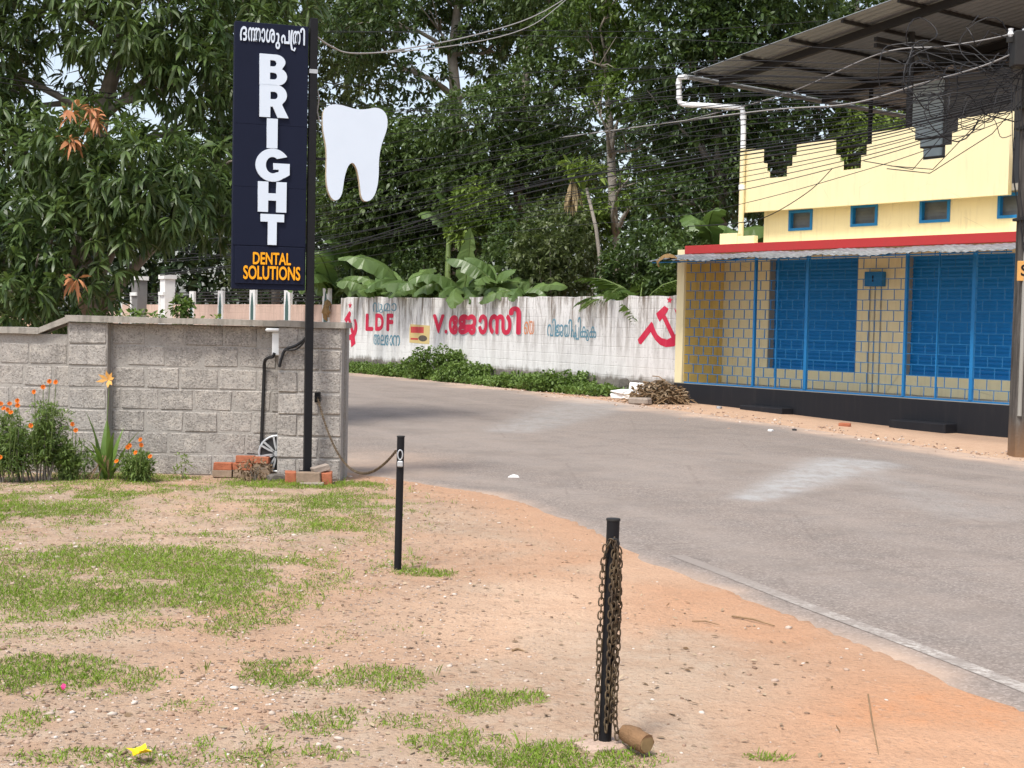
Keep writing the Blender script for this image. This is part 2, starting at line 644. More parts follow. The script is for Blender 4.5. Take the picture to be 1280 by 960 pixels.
def mat_whitewash(key, col, dirt, stain=0.8, joints=True):
    t = NT(key)
    v = t.coord('Object')
    n1 = t.noise(v, 1.1, 6, 0.65)
    st = t.noise(t.coord('Object', (2.2, 2.2, 0.3)), 2.2, 6, 0.75, 0.4)
    st2 = t.noise(t.coord('Object', (9, 9, 0.5)), 2.0, 4, 0.65)
    n3 = t.noise(v, 16, 5, 0.75)
    z = t.sep(v)[2]
    topf = t.ramp(t.math('MULTIPLY', t.math('SUBTRACT', z, 0.9), 0.7), [(0.0, 0.22), (0.9, 1)])
    c = t.mix(t.ramp(n1, [(0.35, 0.35), (0.6, 0)]), col, tuple(x * 0.82 for x in col))
    k = t.math('MULTIPLY', t.math('MULTIPLY', t.ramp(st, [(0.45, 0), (0.6, 1)]), topf), stain, True)
    c = t.mix(k, c, dirt)
    k2 = t.math('MULTIPLY', t.math('MULTIPLY', t.ramp(st2, [(0.56, 0), (0.66, 1)]), topf), stain * 0.4, True)
    c = t.mix(k2, c, tuple(x * 0.5 for x in dirt))
    c = t.mix(t.ramp(n3, [(0.58, 0), (0.68, 0.6)]), c, tuple(x * 0.8 for x in dirt))
    # bare grey band at the foot with a ragged upper edge
    zz = t.math('ADD', z, t.math('MULTIPLY', t.math('SUBTRACT', t.noise(t.coord('Object', (2.5, 2.5, 0.6)), 1.6, 5, 0.7), 0.5), 0.5))
    foot = t.ramp(t.math('SUBTRACT', zz, 0.25), [(0.12, 1), (0.26, 0)])
    c = t.mix(foot, c, t.mix(t.noise(v, 7, 5, 0.7), (0.09, 0.08, 0.07), (0.33, 0.3, 0.26)))
    if joints:
        br = t.n('ShaderNodeTexBrick')
        mp = t.n('ShaderNodeMapping')
        mp.inputs['Rotation'].default_value = (R(90), 0, 0)
        t.lk(v, mp.inputs[0])
        t.lk(mp.outputs[0], br.inputs['Vector'])
        br.inputs['Scale'].default_value = 1
        br.inputs['Mortar Size'].default_value = 0.012
        br.inputs['Mortar Smooth'].default_value = 0.6
        br.inputs['Brick Width'].default_value = 0.42
        br.inputs['Row Height'].default_value = 0.225
        h = t.math('ADD', t.math('MULTIPLY', br.outputs['Fac'], -0.7), t.math('MULTIPLY', n3, 0.8))
        t.bump(h, 0.6, 0.012)
    M[key] = t.done(c, 0.9, 0.15)


mat_ground()
mat_road()
mat_block()
mat_whitewash('whitewash', (0.76, 0.745, 0.725), (0.2, 0.165, 0.135), 1.0)
mat_whitewash('pink_wash', (0.6, 0.44, 0.36), (0.36, 0.26, 0.2), 0.5)


def mat_painted(key, col, wear=0.1, rough=0.6, streak=0.15, under=(0.5, 0.42, 0.3)):
    t = NT(key)
    v = t.coord('Object')
    n1 = t.noise(v, 1.3, 5, 0.6)
    st = t.noise(t.coord('Object', (4, 4, 0.4)), 2, 5, 0.65)
    n3 = t.noise(v, 24, 4, 0.7)
    c = t.mix(n1, tuple(x * 0.93 for x in col), tuple(min(1, x * 1.05) for x in col))
    c = t.mix(t.math('MULTIPLY', t.ramp(st, [(0.5, 0), (0.72, 1)]), streak), c, under)
    c = t.mix(t.ramp(n3, [(0.66, 0), (0.74, wear)]), c, under)
    if key.endswith('yellow_paint'):
        ce = t.voro(v, 0.9, 'DISTANCE_TO_EDGE')
        c = t.mix(t.math('MULTIPLY', t.ramp(ce, [(0.0015, 0.35), (0.005, 0)]), t.ramp(n1, [(0.54, 0), (0.62, 1)])), c, (0.3, 0.24, 0.15))
        s2 = t.noise(t.coord('Object', (7, 7, 0.55)), 1.6, 5, 0.7)
        c = t.mix(t.ramp(s2, [(0.56, 0), (0.74, 0.4)]), c, (0.45, 0.37, 0.24))
    t.bump(n3, 0.15, 0.006)
    M[key] = t.done(c, rough, 0.3)


mat_painted('yellow_paint', (0.80, 0.70, 0.43), 0.15, 0.65, 0.2, (0.56, 0.46, 0.27))
mat_painted('grimy_yellow_paint', (0.66, 0.47, 0.15), 0.5, 0.7, 0.5, (0.3, 0.2, 0.07))
mat_painted('black_plinth_paint', (0.012, 0.013, 0.017), 0.25, 0.65, 0.25, (0.045, 0.04, 0.038))
mat_painted('red_band_paint', (0.42, 0.035, 0.035), 0.3, 0.6, 0.2, (0.25, 0.05, 0.04))
mat_painted('blue_enamel', (0.012, 0.17, 0.42), 0.3, 0.45, 0.2, (0.02, 0.1, 0.24))
mat_painted('blue_grille_paint', (0.012, 0.135, 0.32), 0.3, 0.45, 0.15, (0.05, 0.14, 0.28))
mat_painted('shutter_blue', (0.003, 0.17, 0.48), 0.15, 0.5, 0.15, (0.01, 0.13, 0.34))
mat_painted('jamb_cement', (0.3, 0.29, 0.26), 0.3, 0.8, 0.3, (0.2, 0.17, 0.12))
plain('black_steel', (0.010, 0.010, 0.012), 0.5, 0.2, 0, 0.3, 20)
plain('dark_steel', (0.02, 0.019, 0.018), 0.6, 0.3, 0, 0.3, 12)
plain('navy_panel', (0.009, 0.012, 0.028), 0.55, 0.12, 0, 0.12, 3)
plain('white_acrylic', (0.60, 0.675, 0.765), 0.4, 0.3, 0, 0.05, 3)
plain('tooth_rim', (0.55, 0.47, 0.33), 0.5, 0.3, 0, 0.1, 6)
plain('orange_letter', (0.85, 0.36, 0.005), 0.45, 0.35, 0, 0.06, 10)
plain('white_plastic', (0.78, 0.8, 0.81), 0.4, 0.4, 0, 0.05, 8)
plain('black_conduit', (0.012, 0.012, 0.013), 0.5, 0.4)
plain('cable_black', (0.02, 0.02, 0.022), 0.6, 0.3)
plain('cable_grey', (0.3, 0.29, 0.28), 0.6, 0.3)
plain('galvanised', (0.42, 0.44, 0.46), 0.45, 0.5, 0.3, 0.25, 14)
plain('roof_underside', (0.235, 0.245, 0.25), 0.55, 0.35, 0.1, 0.25, 3)
plain('old_brick', (0.37, 0.13, 0.07), 0.9, 0.15, 0, 0.45, 14, 0.6)
plain('mossy_brick', (0.27, 0.2, 0.145), 0.9, 0.15, 0, 0.45, 14, 0.6)
plain('alloy', (0.5, 0.52, 0.54), 0.4, 0.5, 0.5, 0.12, 10)
plain('alloy_dark', (0.02, 0.02, 0.022), 0.5, 0.4)
plain('rock', (0.3, 0.25, 0.21), 0.92, 0.12, 0, 0.35, 9, 0.6)
plain('foot_stone', (0.15, 0.135, 0.12), 0.95, 0.1, 0, 0.5, 7, 0.6)
plain('log_bark', (0.22, 0.13, 0.07), 0.9, 0.1, 0, 0.4, 22, 0.6)
plain('log_end', (0.26, 0.18, 0.09), 0.9, 0.1, 0, 0.3, 30, 0.3)
plain('pink_concrete', (0.46, 0.34, 0.27), 0.95, 0.1, 0, 0.3, 14, 0.5)
plain('pebble', (0.42, 0.34, 0.28), 0.9, 0.15, 0, 0.5, 3)
plain('dry_wood', (0.24, 0.16, 0.09), 0.85, 0.15, 0, 0.4, 10, 0.4)
plain('bark', (0.22, 0.195, 0.165), 0.92, 0.1, 0, 0.5, 9, 0.6)
plain('pale_bark', (0.3, 0.27, 0.23), 0.92, 0.1, 0, 0.45, 7, 0.6)
plain('dead_leaf', (0.26, 0.16, 0.07), 0.8, 0.15, 0, 0.4, 9)
plain('foam_white', (0.8, 0.8, 0.78), 0.7, 0.25, 0, 0.08, 10)
plain('flower_orange', (0.72, 0.2, 0.02), 0.6, 0.2, 0, 0.3, 40)
plain('flower_yellow', (0.85, 0.62, 0.02), 0.6, 0.2, 0, 0.15, 40)
plain('flower_pale_orange', (0.85, 0.42, 0.12), 0.6, 0.2, 0, 0.3, 30)
plain('stem_green', (0.12, 0.17, 0.05), 0.6, 0.3, 0, 0.3, 12)
plain('post_green', (0.06, 0.115, 0.105), 0.6, 0.3, 0, 0.2, 5)
plain('post_white', (0.7, 0.7, 0.68), 0.7, 0.2, 0, 0.12, 6)
plain('grey_blue_panel', (0.5, 0.58, 0.6), 0.6, 0.3, 0, 0.2, 3)
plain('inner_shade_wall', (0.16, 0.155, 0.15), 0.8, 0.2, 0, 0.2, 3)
mat_painted('red_sign_paint', (0.56, 0.018, 0.06), 0.35, 0.7, 0.12, (0.66, 0.5, 0.46))
mat_painted('faded_orange_paint', (0.68, 0.24, 0.1), 0.5, 0.75, 0.2, (0.6, 0.5, 0.4))
mat_painted('faded_blue_paint', (0.13, 0.27, 0.34), 0.6, 0.75, 0.3, (0.55, 0.57, 0.56))
mat_painted('grey_shadow_paint', (0.34, 0.34, 0.35), 0.5, 0.8, 0.3, (0.6, 0.6, 0.58))
mat_painted('poster_yellow', (0.62, 0.47, 0.2), 0.5, 0.7, 0.3, (0.5, 0.45, 0.38))
mat_painted('poster_red', (0.5, 0.05, 0.05), 0.4, 0.7, 0.3, (0.5, 0.3, 0.25))
mat_painted('poster_dark', (0.1, 0.08, 0.06), 0.4, 0.7, 0.3, (0.3, 0.25, 0.2))
mat_painted('plate_orange', (0.62, 0.33, 0.1), 0.4, 0.6, 0.3, (0.3, 0.16, 0.06))


def mat_rust():
    t = NT('rusty_chain')
    v = t.world()
    n1 = t.noise(v, 14, 4, 0.6)
    c = t.ramp(n1, [(0.3, (0.05, 0.035, 0.025)), (0.55, (0.12, 0.085, 0.05)), (0.75, (0.2, 0.16, 0.1))])
    M['rusty_chain'] = t.done(c, 0.7, 0.35, 0.35)
    t = NT('pole_concrete')
    v = t.coord()
    n1 = t.noise(t.coord('Object', (5, 5, 0.7)), 2, 6, 0.7)
    n2 = t.noise(v, 30, 4, 0.7)
    z = t.sep(v)[2]
    c = t.ramp(n1, [(0.3, (0.03, 0.028, 0.026)), (0.55, (0.1, 0.09, 0.08)), (0.75, (0.2, 0.185, 0.165))])
    rust = t.ramp(t.math('ADD', z, t.math('MULTIPLY', n1, 0.5)), [(0.25, 0.8), (0.85, 0)])
    c = t.mix(rust, c, (0.26, 0.15, 0.08))
    t.bump(t.math('ADD', n1, n2), 0.5, 0.02)
    M['pole_concrete'] = t.done(c, 0.9, 0.15)
    t = NT('vent_glass')
    n1 = t.noise(t.coord('Object', (1, 1, 1)), 4, 4, 0.6)
    M['vent_glass'] = t.done(t.mix(n1, (0.05, 0.06, 0.06), (0.17, 0.18, 0.175)), 0.3, 0.5)
    t = NT('canopy_sheet')
    n1 = t.noise(t.coord('Object', (1.2, 6, 1)), 3, 5, 0.7)
    c = t.ramp(n1, [(0.3, (0.1, 0.11, 0.12)), (0.55, (0.25, 0.27, 0.29)), (0.75, (0.48, 0.5, 0.53))])
    M['canopy_sheet'] = t.done(c, 0.5, 0.4, 0.2)


mat_rust()
leafy('mango_leaf', (0.03, 0.062, 0.018), (0.155, 0.225, 0.065), 0.4, 0.28, 0.5)
leafy('mango_young', (0.38, 0.13, 0.06), (0.62, 0.3, 0.14), 0.5, 0.25)
leafy('forest_leaf', (0.022, 0.048, 0.014), (0.13, 0.19, 0.05), 0.46, 0.28, 0.45)
leafy('olive_leaf', (0.04, 0.062, 0.02), (0.17, 0.205, 0.075), 0.46, 0.28, 0.45)
leafy('bright_leaf', (0.045, 0.09, 0.015), (0.25, 0.34, 0.06), 0.45, 0.35)
leafy('dark_wood_leaf', (0.015, 0.03, 0.012), (0.06, 0.1, 0.035), 0.55, 0.15, 0.3)
leafy('weed_leaf', (0.06, 0.115, 0.02), (0.24, 0.35, 0.08), 0.5, 0.3)
leafy('grass_blade', (0.12, 0.2, 0.022), (0.31, 0.44, 0.06), 0.6, 0.35, 0.2)
leafy('dry_blade', (0.25, 0.18, 0.09), (0.52, 0.42, 0.25), 0.7, 0.2, 0.2)
leafy('banana_blade', (0.045, 0.095, 0.022), (0.2, 0.3, 0.095), 0.36, 0.3, 0.5)
leafy('marigold_leaf', (0.05, 0.1, 0.02), (0.26, 0.36, 0.09), 0.5, 0.3)
leafy('strap_leaf', (0.07, 0.14, 0.02), (0.2, 0.32, 0.06), 0.4, 0.3, 0.5)
leafy('litter_leaf', (0.12, 0.07, 0.035), (0.48, 0.38, 0.26), 0.8, 0.05, 0.2)


# ------------------------------------------------------------------ terrain, ground and road
def smooth01(t):
    t = np.clip(t, 0, 1)
    return t * t * (3 - 2 * t)


NEAR_EDGE = np.array([(4.2, -6), (3.45, 0), (2.95, 3.2), (2.229, 5.948), (1.813, 7.198), (1.452, 8.249), (0.883, 9.944), (0.43, 11.798),
                      (-0.13, 13.3), (-0.78, 13.95), (-1.5, 14.65), (-2.3, 15.7), (-3.6, 18), (-6.5, 24), (-12, 35), (-22, 54), (-40, 88)])
FAR_EDGE = np.array([(13, -6), (11.5, 3), (10.4, 9), (9.3, 13.5), (8.6, 15.6), (8.0, 17.2), (7.2, 19.0), (6.6, 20.2), (5.9, 21.6), (4.9, 23.6),
                     (4.1, 25.1), (3.2, 27.2), (2.1, 30.0), (0.6, 33.3), (-1.95, 38.3), (-5.6, 44.2), (-14, 58), (-34, 92)])


def resample(P, n):
    d = np.concatenate([[0], np.cumsum(np.linalg.norm(np.diff(P, axis=0), axis=1))])
    # smooth with a Catmull-like pass
    s = np.linspace(0, d[-1], n)
    Q = np.stack([np.interp(s, d, P[:, k]) for k in (0, 1)], 1)
    for _ in range(int(n * 0.012) + 2):
        Q[1:-1] = (Q[:-2] + 2 * Q[1:-1] + Q[2:]) / 4
    return Q


def terrain(x, y):
    """the verge falls a little towards the concrete pole"""
    return -0.15 * smooth01((x - 3.4) / 4.8) * smooth01((y - 12) / 6)


def pt_seg_dist(x, y, P):
    best = np.full(x.shape, 1e9)
    sgn = np.zeros(x.shape)
    for (ax, ay), (bx, by) in zip(P[:-1], P[1:]):
        dx, dy = bx - ax, by - ay
        t = np.clip(((x - ax) * dx + (y - ay) * dy) / (dx * dx + dy * dy), 0, 1)
        d = np.hypot(x - ax - t * dx, y - ay - t * dy)
        cr = dx * (y - ay) - dy * (x - ax)
        m = d < best
        sgn = np.where(m, np.sign(cr), sgn)
        best = np.minimum(best, d)
    return best * sgn          # positive on the left of the direction of travel


def axis(parts):
    out = [parts[0][0]]
    for a, b, st in parts:
        k = max(1, int(round((b - a) / st)))
        out += list(a + (b - a) * np.arange(1, k + 1) / k)
    return np.array(out)


# grass patches (x, y, rx, ry, amount)
PATCH = [(*c, rx, ry, a) for c, rx, ry, a in [
    ((-4.073, 11.501), 0.75, 0.5, 0.9), ((-2.361, 9.218), 0.75, 0.5, 1.0), ((-1.806, 8.843), 0.4, 0.55, 0.95), ((-2.912, 9.633), 0.6, 0.35, 0.6),
    ((-2.106, 13.727), 0.75, 0.35, 1.0), ((-1.573, 13.892), 0.28, 0.3, 1.0), ((-3.592, 13.394), 1.3, 0.32, 0.6), ((-2.343, 11.769), 0.7, 0.45, 0.4),
    ((-2.117, 6.296), 0.33, 0.3, 1.0), ((-1.96, 5.546), 0.12, 0.2, 0.7), ((-1.095, 6.484), 0.18, 0.28, 0.85), ((-0.649, 6.345), 0.24, 0.2, 0.75), ((-0.854, 9.561), 0.3, 0.4, 0.5),
    ((-0.498, 9.11), 0.22, 0.16, 0.9), ((-0.092, 5.984), 0.14, 0.14, 0.9), ((0.099, 6.063), 0.08, 0.1, 0.9), ((0.182, 5.276), 0.28, 0.2, 1.0), ((-0.094, 5.358), 0.3, 0.2, 0.8),
    ((-0.753, 5.634), 0.14, 0.16, 0.7), ((-0.992, 5.347), 0.22, 0.16, 0.55), ((-0.755, 5.213), 0.22, 0.12, 0.7), ((-1.99, 7.61), 0.4, 0.3, 0.5), ((-2.394, 7.367), 0.5, 0.35, 0.5),
    ((1.035, 5.344), 0.10, 0.06, 0.9), ((-1.553, 5.159), 0.35, 0.12, 0.6), ((-0.364, 5.663), 0.2, 0.1, 0.5), ((-1.615, 11.882), 0.6, 0.5, 0.45), ((-0.859, 7.32), 0.5, 0.4, 0.14),
    ((0.49, 5.297), 0.12, 0.12, 0.5), ((-1.366, 5.886), 0.12, 0.14, 0.5), ((-1.812, 6.249), 0.2, 0.25, 0.7)]]


def grass_amount(x, y):
    m = np.zeros_like(x)
    wn_ = vnoise(x * 2.6, y * 2.6, 41, 3)
    for px, py, rx, ry, a in PATCH:
        d = np.sqrt(((x - px) / rx) ** 2 + ((y - py) / ry) ** 2) * .8 + .9 * (wn_ - .5)
        m = np.maximum(m, a * smooth01((1.25 - d) / 0.7))
    left = smooth01((-0.35 - x + (y - 9) * 0.02) / 1.2) * smooth01((y - 5.6) / 2.5) * smooth01((14.6 - y) / 0.5)
    m = np.maximum(m, left * np.clip(.25 + 1.7 * (vnoise(x * .9, y * .9, 44, 3) - .31), .3, 1.0))
    return m


xs = axis([(-400, -40, 40), (-40, -8, 2), (-8, -5, 0.3), (-5, 5, 0.06), (5, 12, 0.25), (12, 40, 2), (40, 400, 40)])
ys = axis([(-60, 2, 4), (2, 4.6, 0.3), (4.6, 15, 0.06), (15, 50, 0.5), (50, 100, 4), (100, 900, 80)])
X, Y = np.meshgrid(xs, ys)
Z = terrain(X, Y)
near = smooth01((9 - np.abs(X)) / 3) * smooth01((17 - Y) / 3)
dn = pt_seg_dist(X, Y, resample(NEAR_EDGE, 260))           # > 0 on the left of the road edge (our side)
df = pt_seg_dist(X, Y, resample(FAR_EDGE, 260))
Z += near * smooth01(dn / 0.5) * ((vnoise(X * 1.1, Y * 1.1, 3) - 0.5) * 0.05 + (vnoise(X * 6, Y * 6, 5) - 0.5) * 0.022)
onroad = (dn < 0) & (df > 0)
Z = np.where((dn < -0.12) & (df > 0.12), Z - 0.05, Z)
red = smooth01((0.95 - dn) / 0.8) * 0.55 + smooth01((6.9 - Y) / 1.2) * smooth01((X - 0.6) / 0.9) * 0.9
red = np.clip(np.maximum(red, (0.3 + .4 * smooth01((X + .5) / 1.5)) * smooth01((vnoise(X * 0.8, Y * 0.8, 9) - 0.55) / 0.12)) * (Y < 16), 0, 1)
red = np.maximum(red, 0.45 * (Y > 20))
pale = smooth01(1 - np.hypot((X - 0.1) / 1.0, (Y - 7.9) / 1.5)) * 0.9 + smooth01((vnoise(X * 0.6, Y * 0.6, 14) - 0.56) / 0.15) * 0.4
pale = np.maximum(np.clip(pale, 0, 1), 0.75 * smooth01((Y - 14) / 4) * (df < 0) * smooth01((X - 1) / 3))
gravel = np.clip(smooth01((-0.2 - X) / 1.6 + 0.45) + 0.25 * vnoise(X, Y, 4), 0, 1) * smooth01((dn - 0.1) / 0.7 + 0.35)
V = np.stack([X, Y, Z], -1).reshape(-1, 3)
ny, nx = X.shape
ii = (np.arange(ny - 1)[:, None] * nx + np.arange(nx - 1)[None]).ravel()
loops = np.stack([ii, ii + 1, ii + nx + 1, ii + nx], 1).ravel()
me = np_mesh('ground', V, loops, np.arange(len(ii)) * 4, np.full(len(ii), 4), M['soil'],
             {'red': red.ravel(), 'pale': pale.ravel(), 'gravel': gravel.ravel()}, smooth=True)
tag(link('ground', me), 'bare reddish laterite soil with gravel and worn grass beside the road', None, None, 'structure')

NR = 760
ne, fe = resample(NEAR_EDGE, NR), resample(FAR_EDGE, NR)
jag = (vnoise(np.arange(NR) * 0.35, np.zeros(NR), 21, 4) - 0.5) * 0.22
tang = unit(np.gradient(ne, axis=0))
ne = ne + np.stack([-tang[:, 1], tang[:, 0]], 1) * jag[:, None]
tt = np.concatenate([np.linspace(0, 0.12, 10)[:-1], np.linspace(0.12, 0.88, 46)[:-1], np.linspace(0.88, 1, 9)])
RX = ne[:, None, 0] * (1 - tt) + fe[:, None, 0] * tt
RY = ne[:, None, 1] * (1 - tt) + fe[:, None, 1] * tt
RZ = terrain(RX, RY) + 0.012 * smooth01(tt / 0.02)[None] + 0.01 * np.sin(tt * PI)[None] - 0.004
wid = np.hypot(ne[:, 0] - fe[:, 0], ne[:, 1] - fe[:, 1])[:, None]
dl, dr_ = tt[None] * wid, (1 - tt[None]) * wid
wob = vnoise(RX * 0.9, RY * 0.9, 31) - 0.5
dust = 0.9 * smooth01((0.24 - dl + wob * 0.5) / 0.5) + 0.95 * smooth01((1.35 - dr_ + wob * 1.6) / 1.3) * smooth01((RY - 8) / 4)
dust += 0.55 * smooth01(1 - np.hypot((RX + 1.6) / 1.5, (RY - 15.8) / 2.6))
dust += 0.16
# pale scuffed streak across the lane
def streak(ax, ay, bx, by, w_):
    dx, dy = bx - ax, by - ay
    t_ = np.clip(((RX - ax) * dx + (RY - ay) * dy) / (dx * dx + dy * dy), 0, 1)
    return smooth01(1.35 - np.hypot(RX - ax - t_ * dx, RY - ay - t_ * dy) / (w_ * (0.45 + 0.75 * t_)))
pa, pb = (2.32, 13.34), (4.298, 17.356)
patch = streak(*pa, *pb, 0.5)
pa, pb = (0.015, 21.044), (2.284, 30.61)
patch = np.maximum(patch, 0.55 * streak(*pa, *pb, 1.0))
pa, pb = (4.025, 16.631), (4.192, 12.515)
patch = np.maximum(patch, 0.25 * streak(*pa, *pb, 0.4))
along = np.cumsum(np.concatenate([[0], np.linalg.norm(np.diff((ne + fe) / 2, axis=0), axis=1)]))
V = np.stack([RX, RY, RZ], -1).reshape(-1, 3)
ny, nx = RX.shape
ii = (np.arange(ny - 1)[:, None] * nx + np.arange(nx - 1)[None]).ravel()
loops = np.stack([ii, ii + nx, ii + nx + 1, ii + 1], 1).ravel()
me = np_mesh('road', V, loops, np.arange(len(ii)) * 4, np.full(len(ii), 4), M['asphalt'],
             {'dust': np.clip(dust, 0, 1).ravel(), 'patch': patch.ravel()}, smooth=True)
la = me.attributes.new('lane', 'FLOAT_VECTOR', 'POINT')
la.data.foreach_set('vector', np.stack([np.broadcast_to(along[:, None] * 0.05, RX.shape), dl * 0.9, 0 * RX], -1).astype(np.float32).ravel())
if me.polygons[0].normal.z < 0:
    me.flip_normals()
road = tag(link('road', me), 'faded grey asphalt road bending past the shop', None, None, 'structure')
# worn white edge line
q = resample(NEAR_EDGE, NR)
tang = unit(np.gradient(q, axis=0))
nrm = np.stack([tang[:, 1], -tang[:, 0]], 1)
sel = np.where((q[:, 1] > 4.0) & (q[:, 1] < 9.9))[0]
mb = MB()
for k, i in enumerate(sel):
    for off in (0.25, 0.36):
        p = q[i] + nrm[i] * (off + 0.006 * math.sin(k * 0.37))
        mb.v.append((p[0], p[1], terrain(p[0:1], p[1:2])[0] + 0.0115))
    if k: mb.f.append((2 * k - 2, 2 * k - 1, 2 * k + 1, 2 * k))
elm = mb.mesh('edge_line', M['worn_line_paint'], fix=False)
ca = elm.attributes.new('cover', 'FLOAT', 'POINT')          # paint worn away towards its far end
ca.data.foreach_set('value', np.repeat(.12 + .88 * smooth01((9.6 - q[sel][:, 1]) / 2.6), 2).astype(np.float32))
if elm.polygons[0].normal.z < 0: elm.flip_normals()
link('edge_line', elm, road)


# ------------------------------------------------------------------ grey block wall on our side of the road
def rand_block(L, h, d, var):
    m = MB()
    m.bbox(-L / 2, L / 2, 0, d, -h / 2, h / 2, 0.009, 0.006)
    return m.mesh('block', M['cinder_block'])


BLK = {}
for L in (0.40, 0.30, 0.20, 0.355):
    BLK[L] = [rand_block(L - 0.022, 0.205, 0.11, k) for k in range(5)]
    for me in BLK[L][1:]:
        pass


def lay_blocks(parent, x0, x1, yf, z0, courses, pitch, first_half=False, zlim=None):
    for c in range(courses):
        x = x0 - (0.2 if (c + first_half) % 2 else 0.0)
        zc = z0 + pitch * (c + 0.5)
        while x < x1 - 0.03:
            L = random.choice((0.40, 0.40, 0.40, 0.355, 0.30))
            a, b = max(x, x0), min(x + L, x1)
            if b - a > 0.09:
                if abs((b - a) - L) < 1e-4:
                    me = random.choice(BLK[L])
                else:
                    me = rand_block(b - a - 0.022, 0.205, 0.11, 0)
                if zlim is None or zc + pitch / 2 < zlim((a + b) / 2) + 0.02:
                    link('block', me, parent, ((a + b) / 2, yf + random.uniform(-0.003, 0.005), zc + random.uniform(-0.005, 0.005)),
                         (0, random.uniform(-0.012, 0.012), 0), (1, 1, pitch / 0.2227))
            x += L


bw = thing('block_wall', 'grey cinder block wall with cement coping beside the black sign pole', 'wall', (-3.1, 14.45, 0))
ox = 3.1
pit = 1.56 / 7
box_obj('mortar_core', M['mortar'], bw, -4.6 + ox, -1.71 + ox, 0.006, 0.19, -0.15, 1.555)
box_obj('mortar_core', M['mortar'], bw, -8.2 + ox, -4.602 + ox, 0.006, 0.19, -0.15, 1.43)
lay_blocks(bw, -4.14 + ox, -1.73 + ox, 0.0, 0.0, 7, pit)
lay_blocks(bw, -8.2 + ox, -4.56 + ox, 0.0, 0.0, 7, pit, True, lambda x: 1.44 if x < -4.85 + ox else 1.5)
# pilaster
box_obj('pilaster_core', M['mortar'], bw, -4.55 + ox, -4.15 + ox, -0.114, 0.003, -0.15, 1.555)
for c in range(7):
    link('block', rand_block(0.385, 0.205, 0.11, 0), bw, (-4.35 + ox, -0.121, pit * (c + 0.5)), None, (1, 1, pit / 0.2227))
# end pier, standing proud with a slot behind its left edge
box_obj('pier_core', M['mortar'], bw, -2.37 + ox, -1.73 + ox, -0.27, -0.11, -0.15, 1.555)
box_obj('pier_core', M['mortar'], bw, -2.06 + ox, -1.735 + ox, -0.107, 0.003, -0.15, 1.552)
for c in range(7):
    L = (0.42, 0.22) if c % 2 else (0.2, 0.44)
    x = -2.38 + ox
    for l_ in L:
        link('block', rand_block(l_ - 0.014, 0.205, 0.11, 0), bw, (x + l_ / 2 + 0.007, -0.282 + random.uniform(-0.004, 0.004), pit * (c + 0.5)), None, (1, 1, pit / 0.2227))
        x += l_ + 0.004
# coping
def coping(x0, x1, za, zb, y0, y1, t=0.062):
    m = MB()
    n = max(2, int((x1 - x0) / 0.25))
    poly = [(x0 + (x1 - x0) * i / n, za + (zb - za) * i / n + t + random.uniform(-0.004, 0.004)) for i in range(n + 1)]
    poly += [(x0 + (x1 - x0) * i / n, za + (zb - za) * i / n + random.uniform(-0.003, 0.003)) for i in range(n, -1, -1)]
    m.prism(poly, y0, y1)
    m.build('coping', M['cement_cap'], bw)
coping(-4.57 + ox, -2.39 + ox, 1.565, 1.558, -0.17, 0.24)
coping(-2.388 + ox, -1.69 + ox, 1.558, 1.552, -0.31, 0.24)
coping(-4.88 + ox, -4.572 + ox, 1.435, 1.56, -0.05, 0.24)
coping(-8.2 + ox, -4.882 + ox, 1.43, 1.43, -0.05, 0.24)

# things on and by the block wall
wb = thing('switch_box', 'small white plastic box with a rounded lid on the block wall', 'box', (-2.405, 14.17, 0))
m = MB(); m.bbox(-0.06, 0.065, 0.16, 0.27, 1.26, 1.50, 0.008); m.build('body', M['white_plastic'], wb)
m = MB(); m.bbox(-0.12, 0.075, 0.10, 0.27, 1.503, 1.54, 0.014); m.build('lid', M['white_plastic'], wb)
def cable(name, pts, r, mat, label, cat, group=None, seg=6, n=5):
    out = []
    P = [Vector(p) for p in pts]
    for i in range(len(P) - 1):
        p0, p1, p2, p3 = P[max(i - 1, 0)], P[i], P[i + 1], P[min(i + 2, len(P) - 1)]
        for k in range(n):
            t = k / n
            out.append(0.5 * ((2 * p1) + (p2 - p0) * t + (2 * p0 - 5 * p1 + 4 * p2 - p3) * t * t + (3 * p1 - p0 - 3 * p2 + p3) * t ** 3))
    out.append(P[-1])
    m = MB()
    m.tube(out, r, seg)
    return tag(m.build(name, M[mat], None, 'auto'), label, cat, group)
cable('conduit_pipe', [(-2.433, 14.3, 1.289), (-2.449, 14.3, 1.248), (-2.495, 14.33, 1.238), (-2.548, 14.4, 1.194), (-2.56, 14.43, 1.044), (-2.571, 14.43, 0.63), (-2.582, 14.43, 0.199)], 0.017, 'black_conduit',
      'black conduit bent down the block wall from the white box', 'pipe')
cable('signal_cable', [(-2.354, 14.13, 1.149), (-2.331, 14.13, 1.238), (-2.292, 14.13, 1.328), (-2.184, 14.11, 1.371), (-2.086, 14.04, 1.438), (-2.04, 13.99, 1.511)], 0.016, 'black_conduit',
      'black cable slung from the sign pole to the block wall', 'cable')
cable('signal_cable', [(-2.298, 14.12, 1.32), (-2.19, 14.1, 1.33), (-2.111, 14.05, 1.389), (-2.04, 13.99, 1.496)], 0.009, 'black_conduit',
      'thinner black wire sagging under the cable beside the sign pole', 'cable')

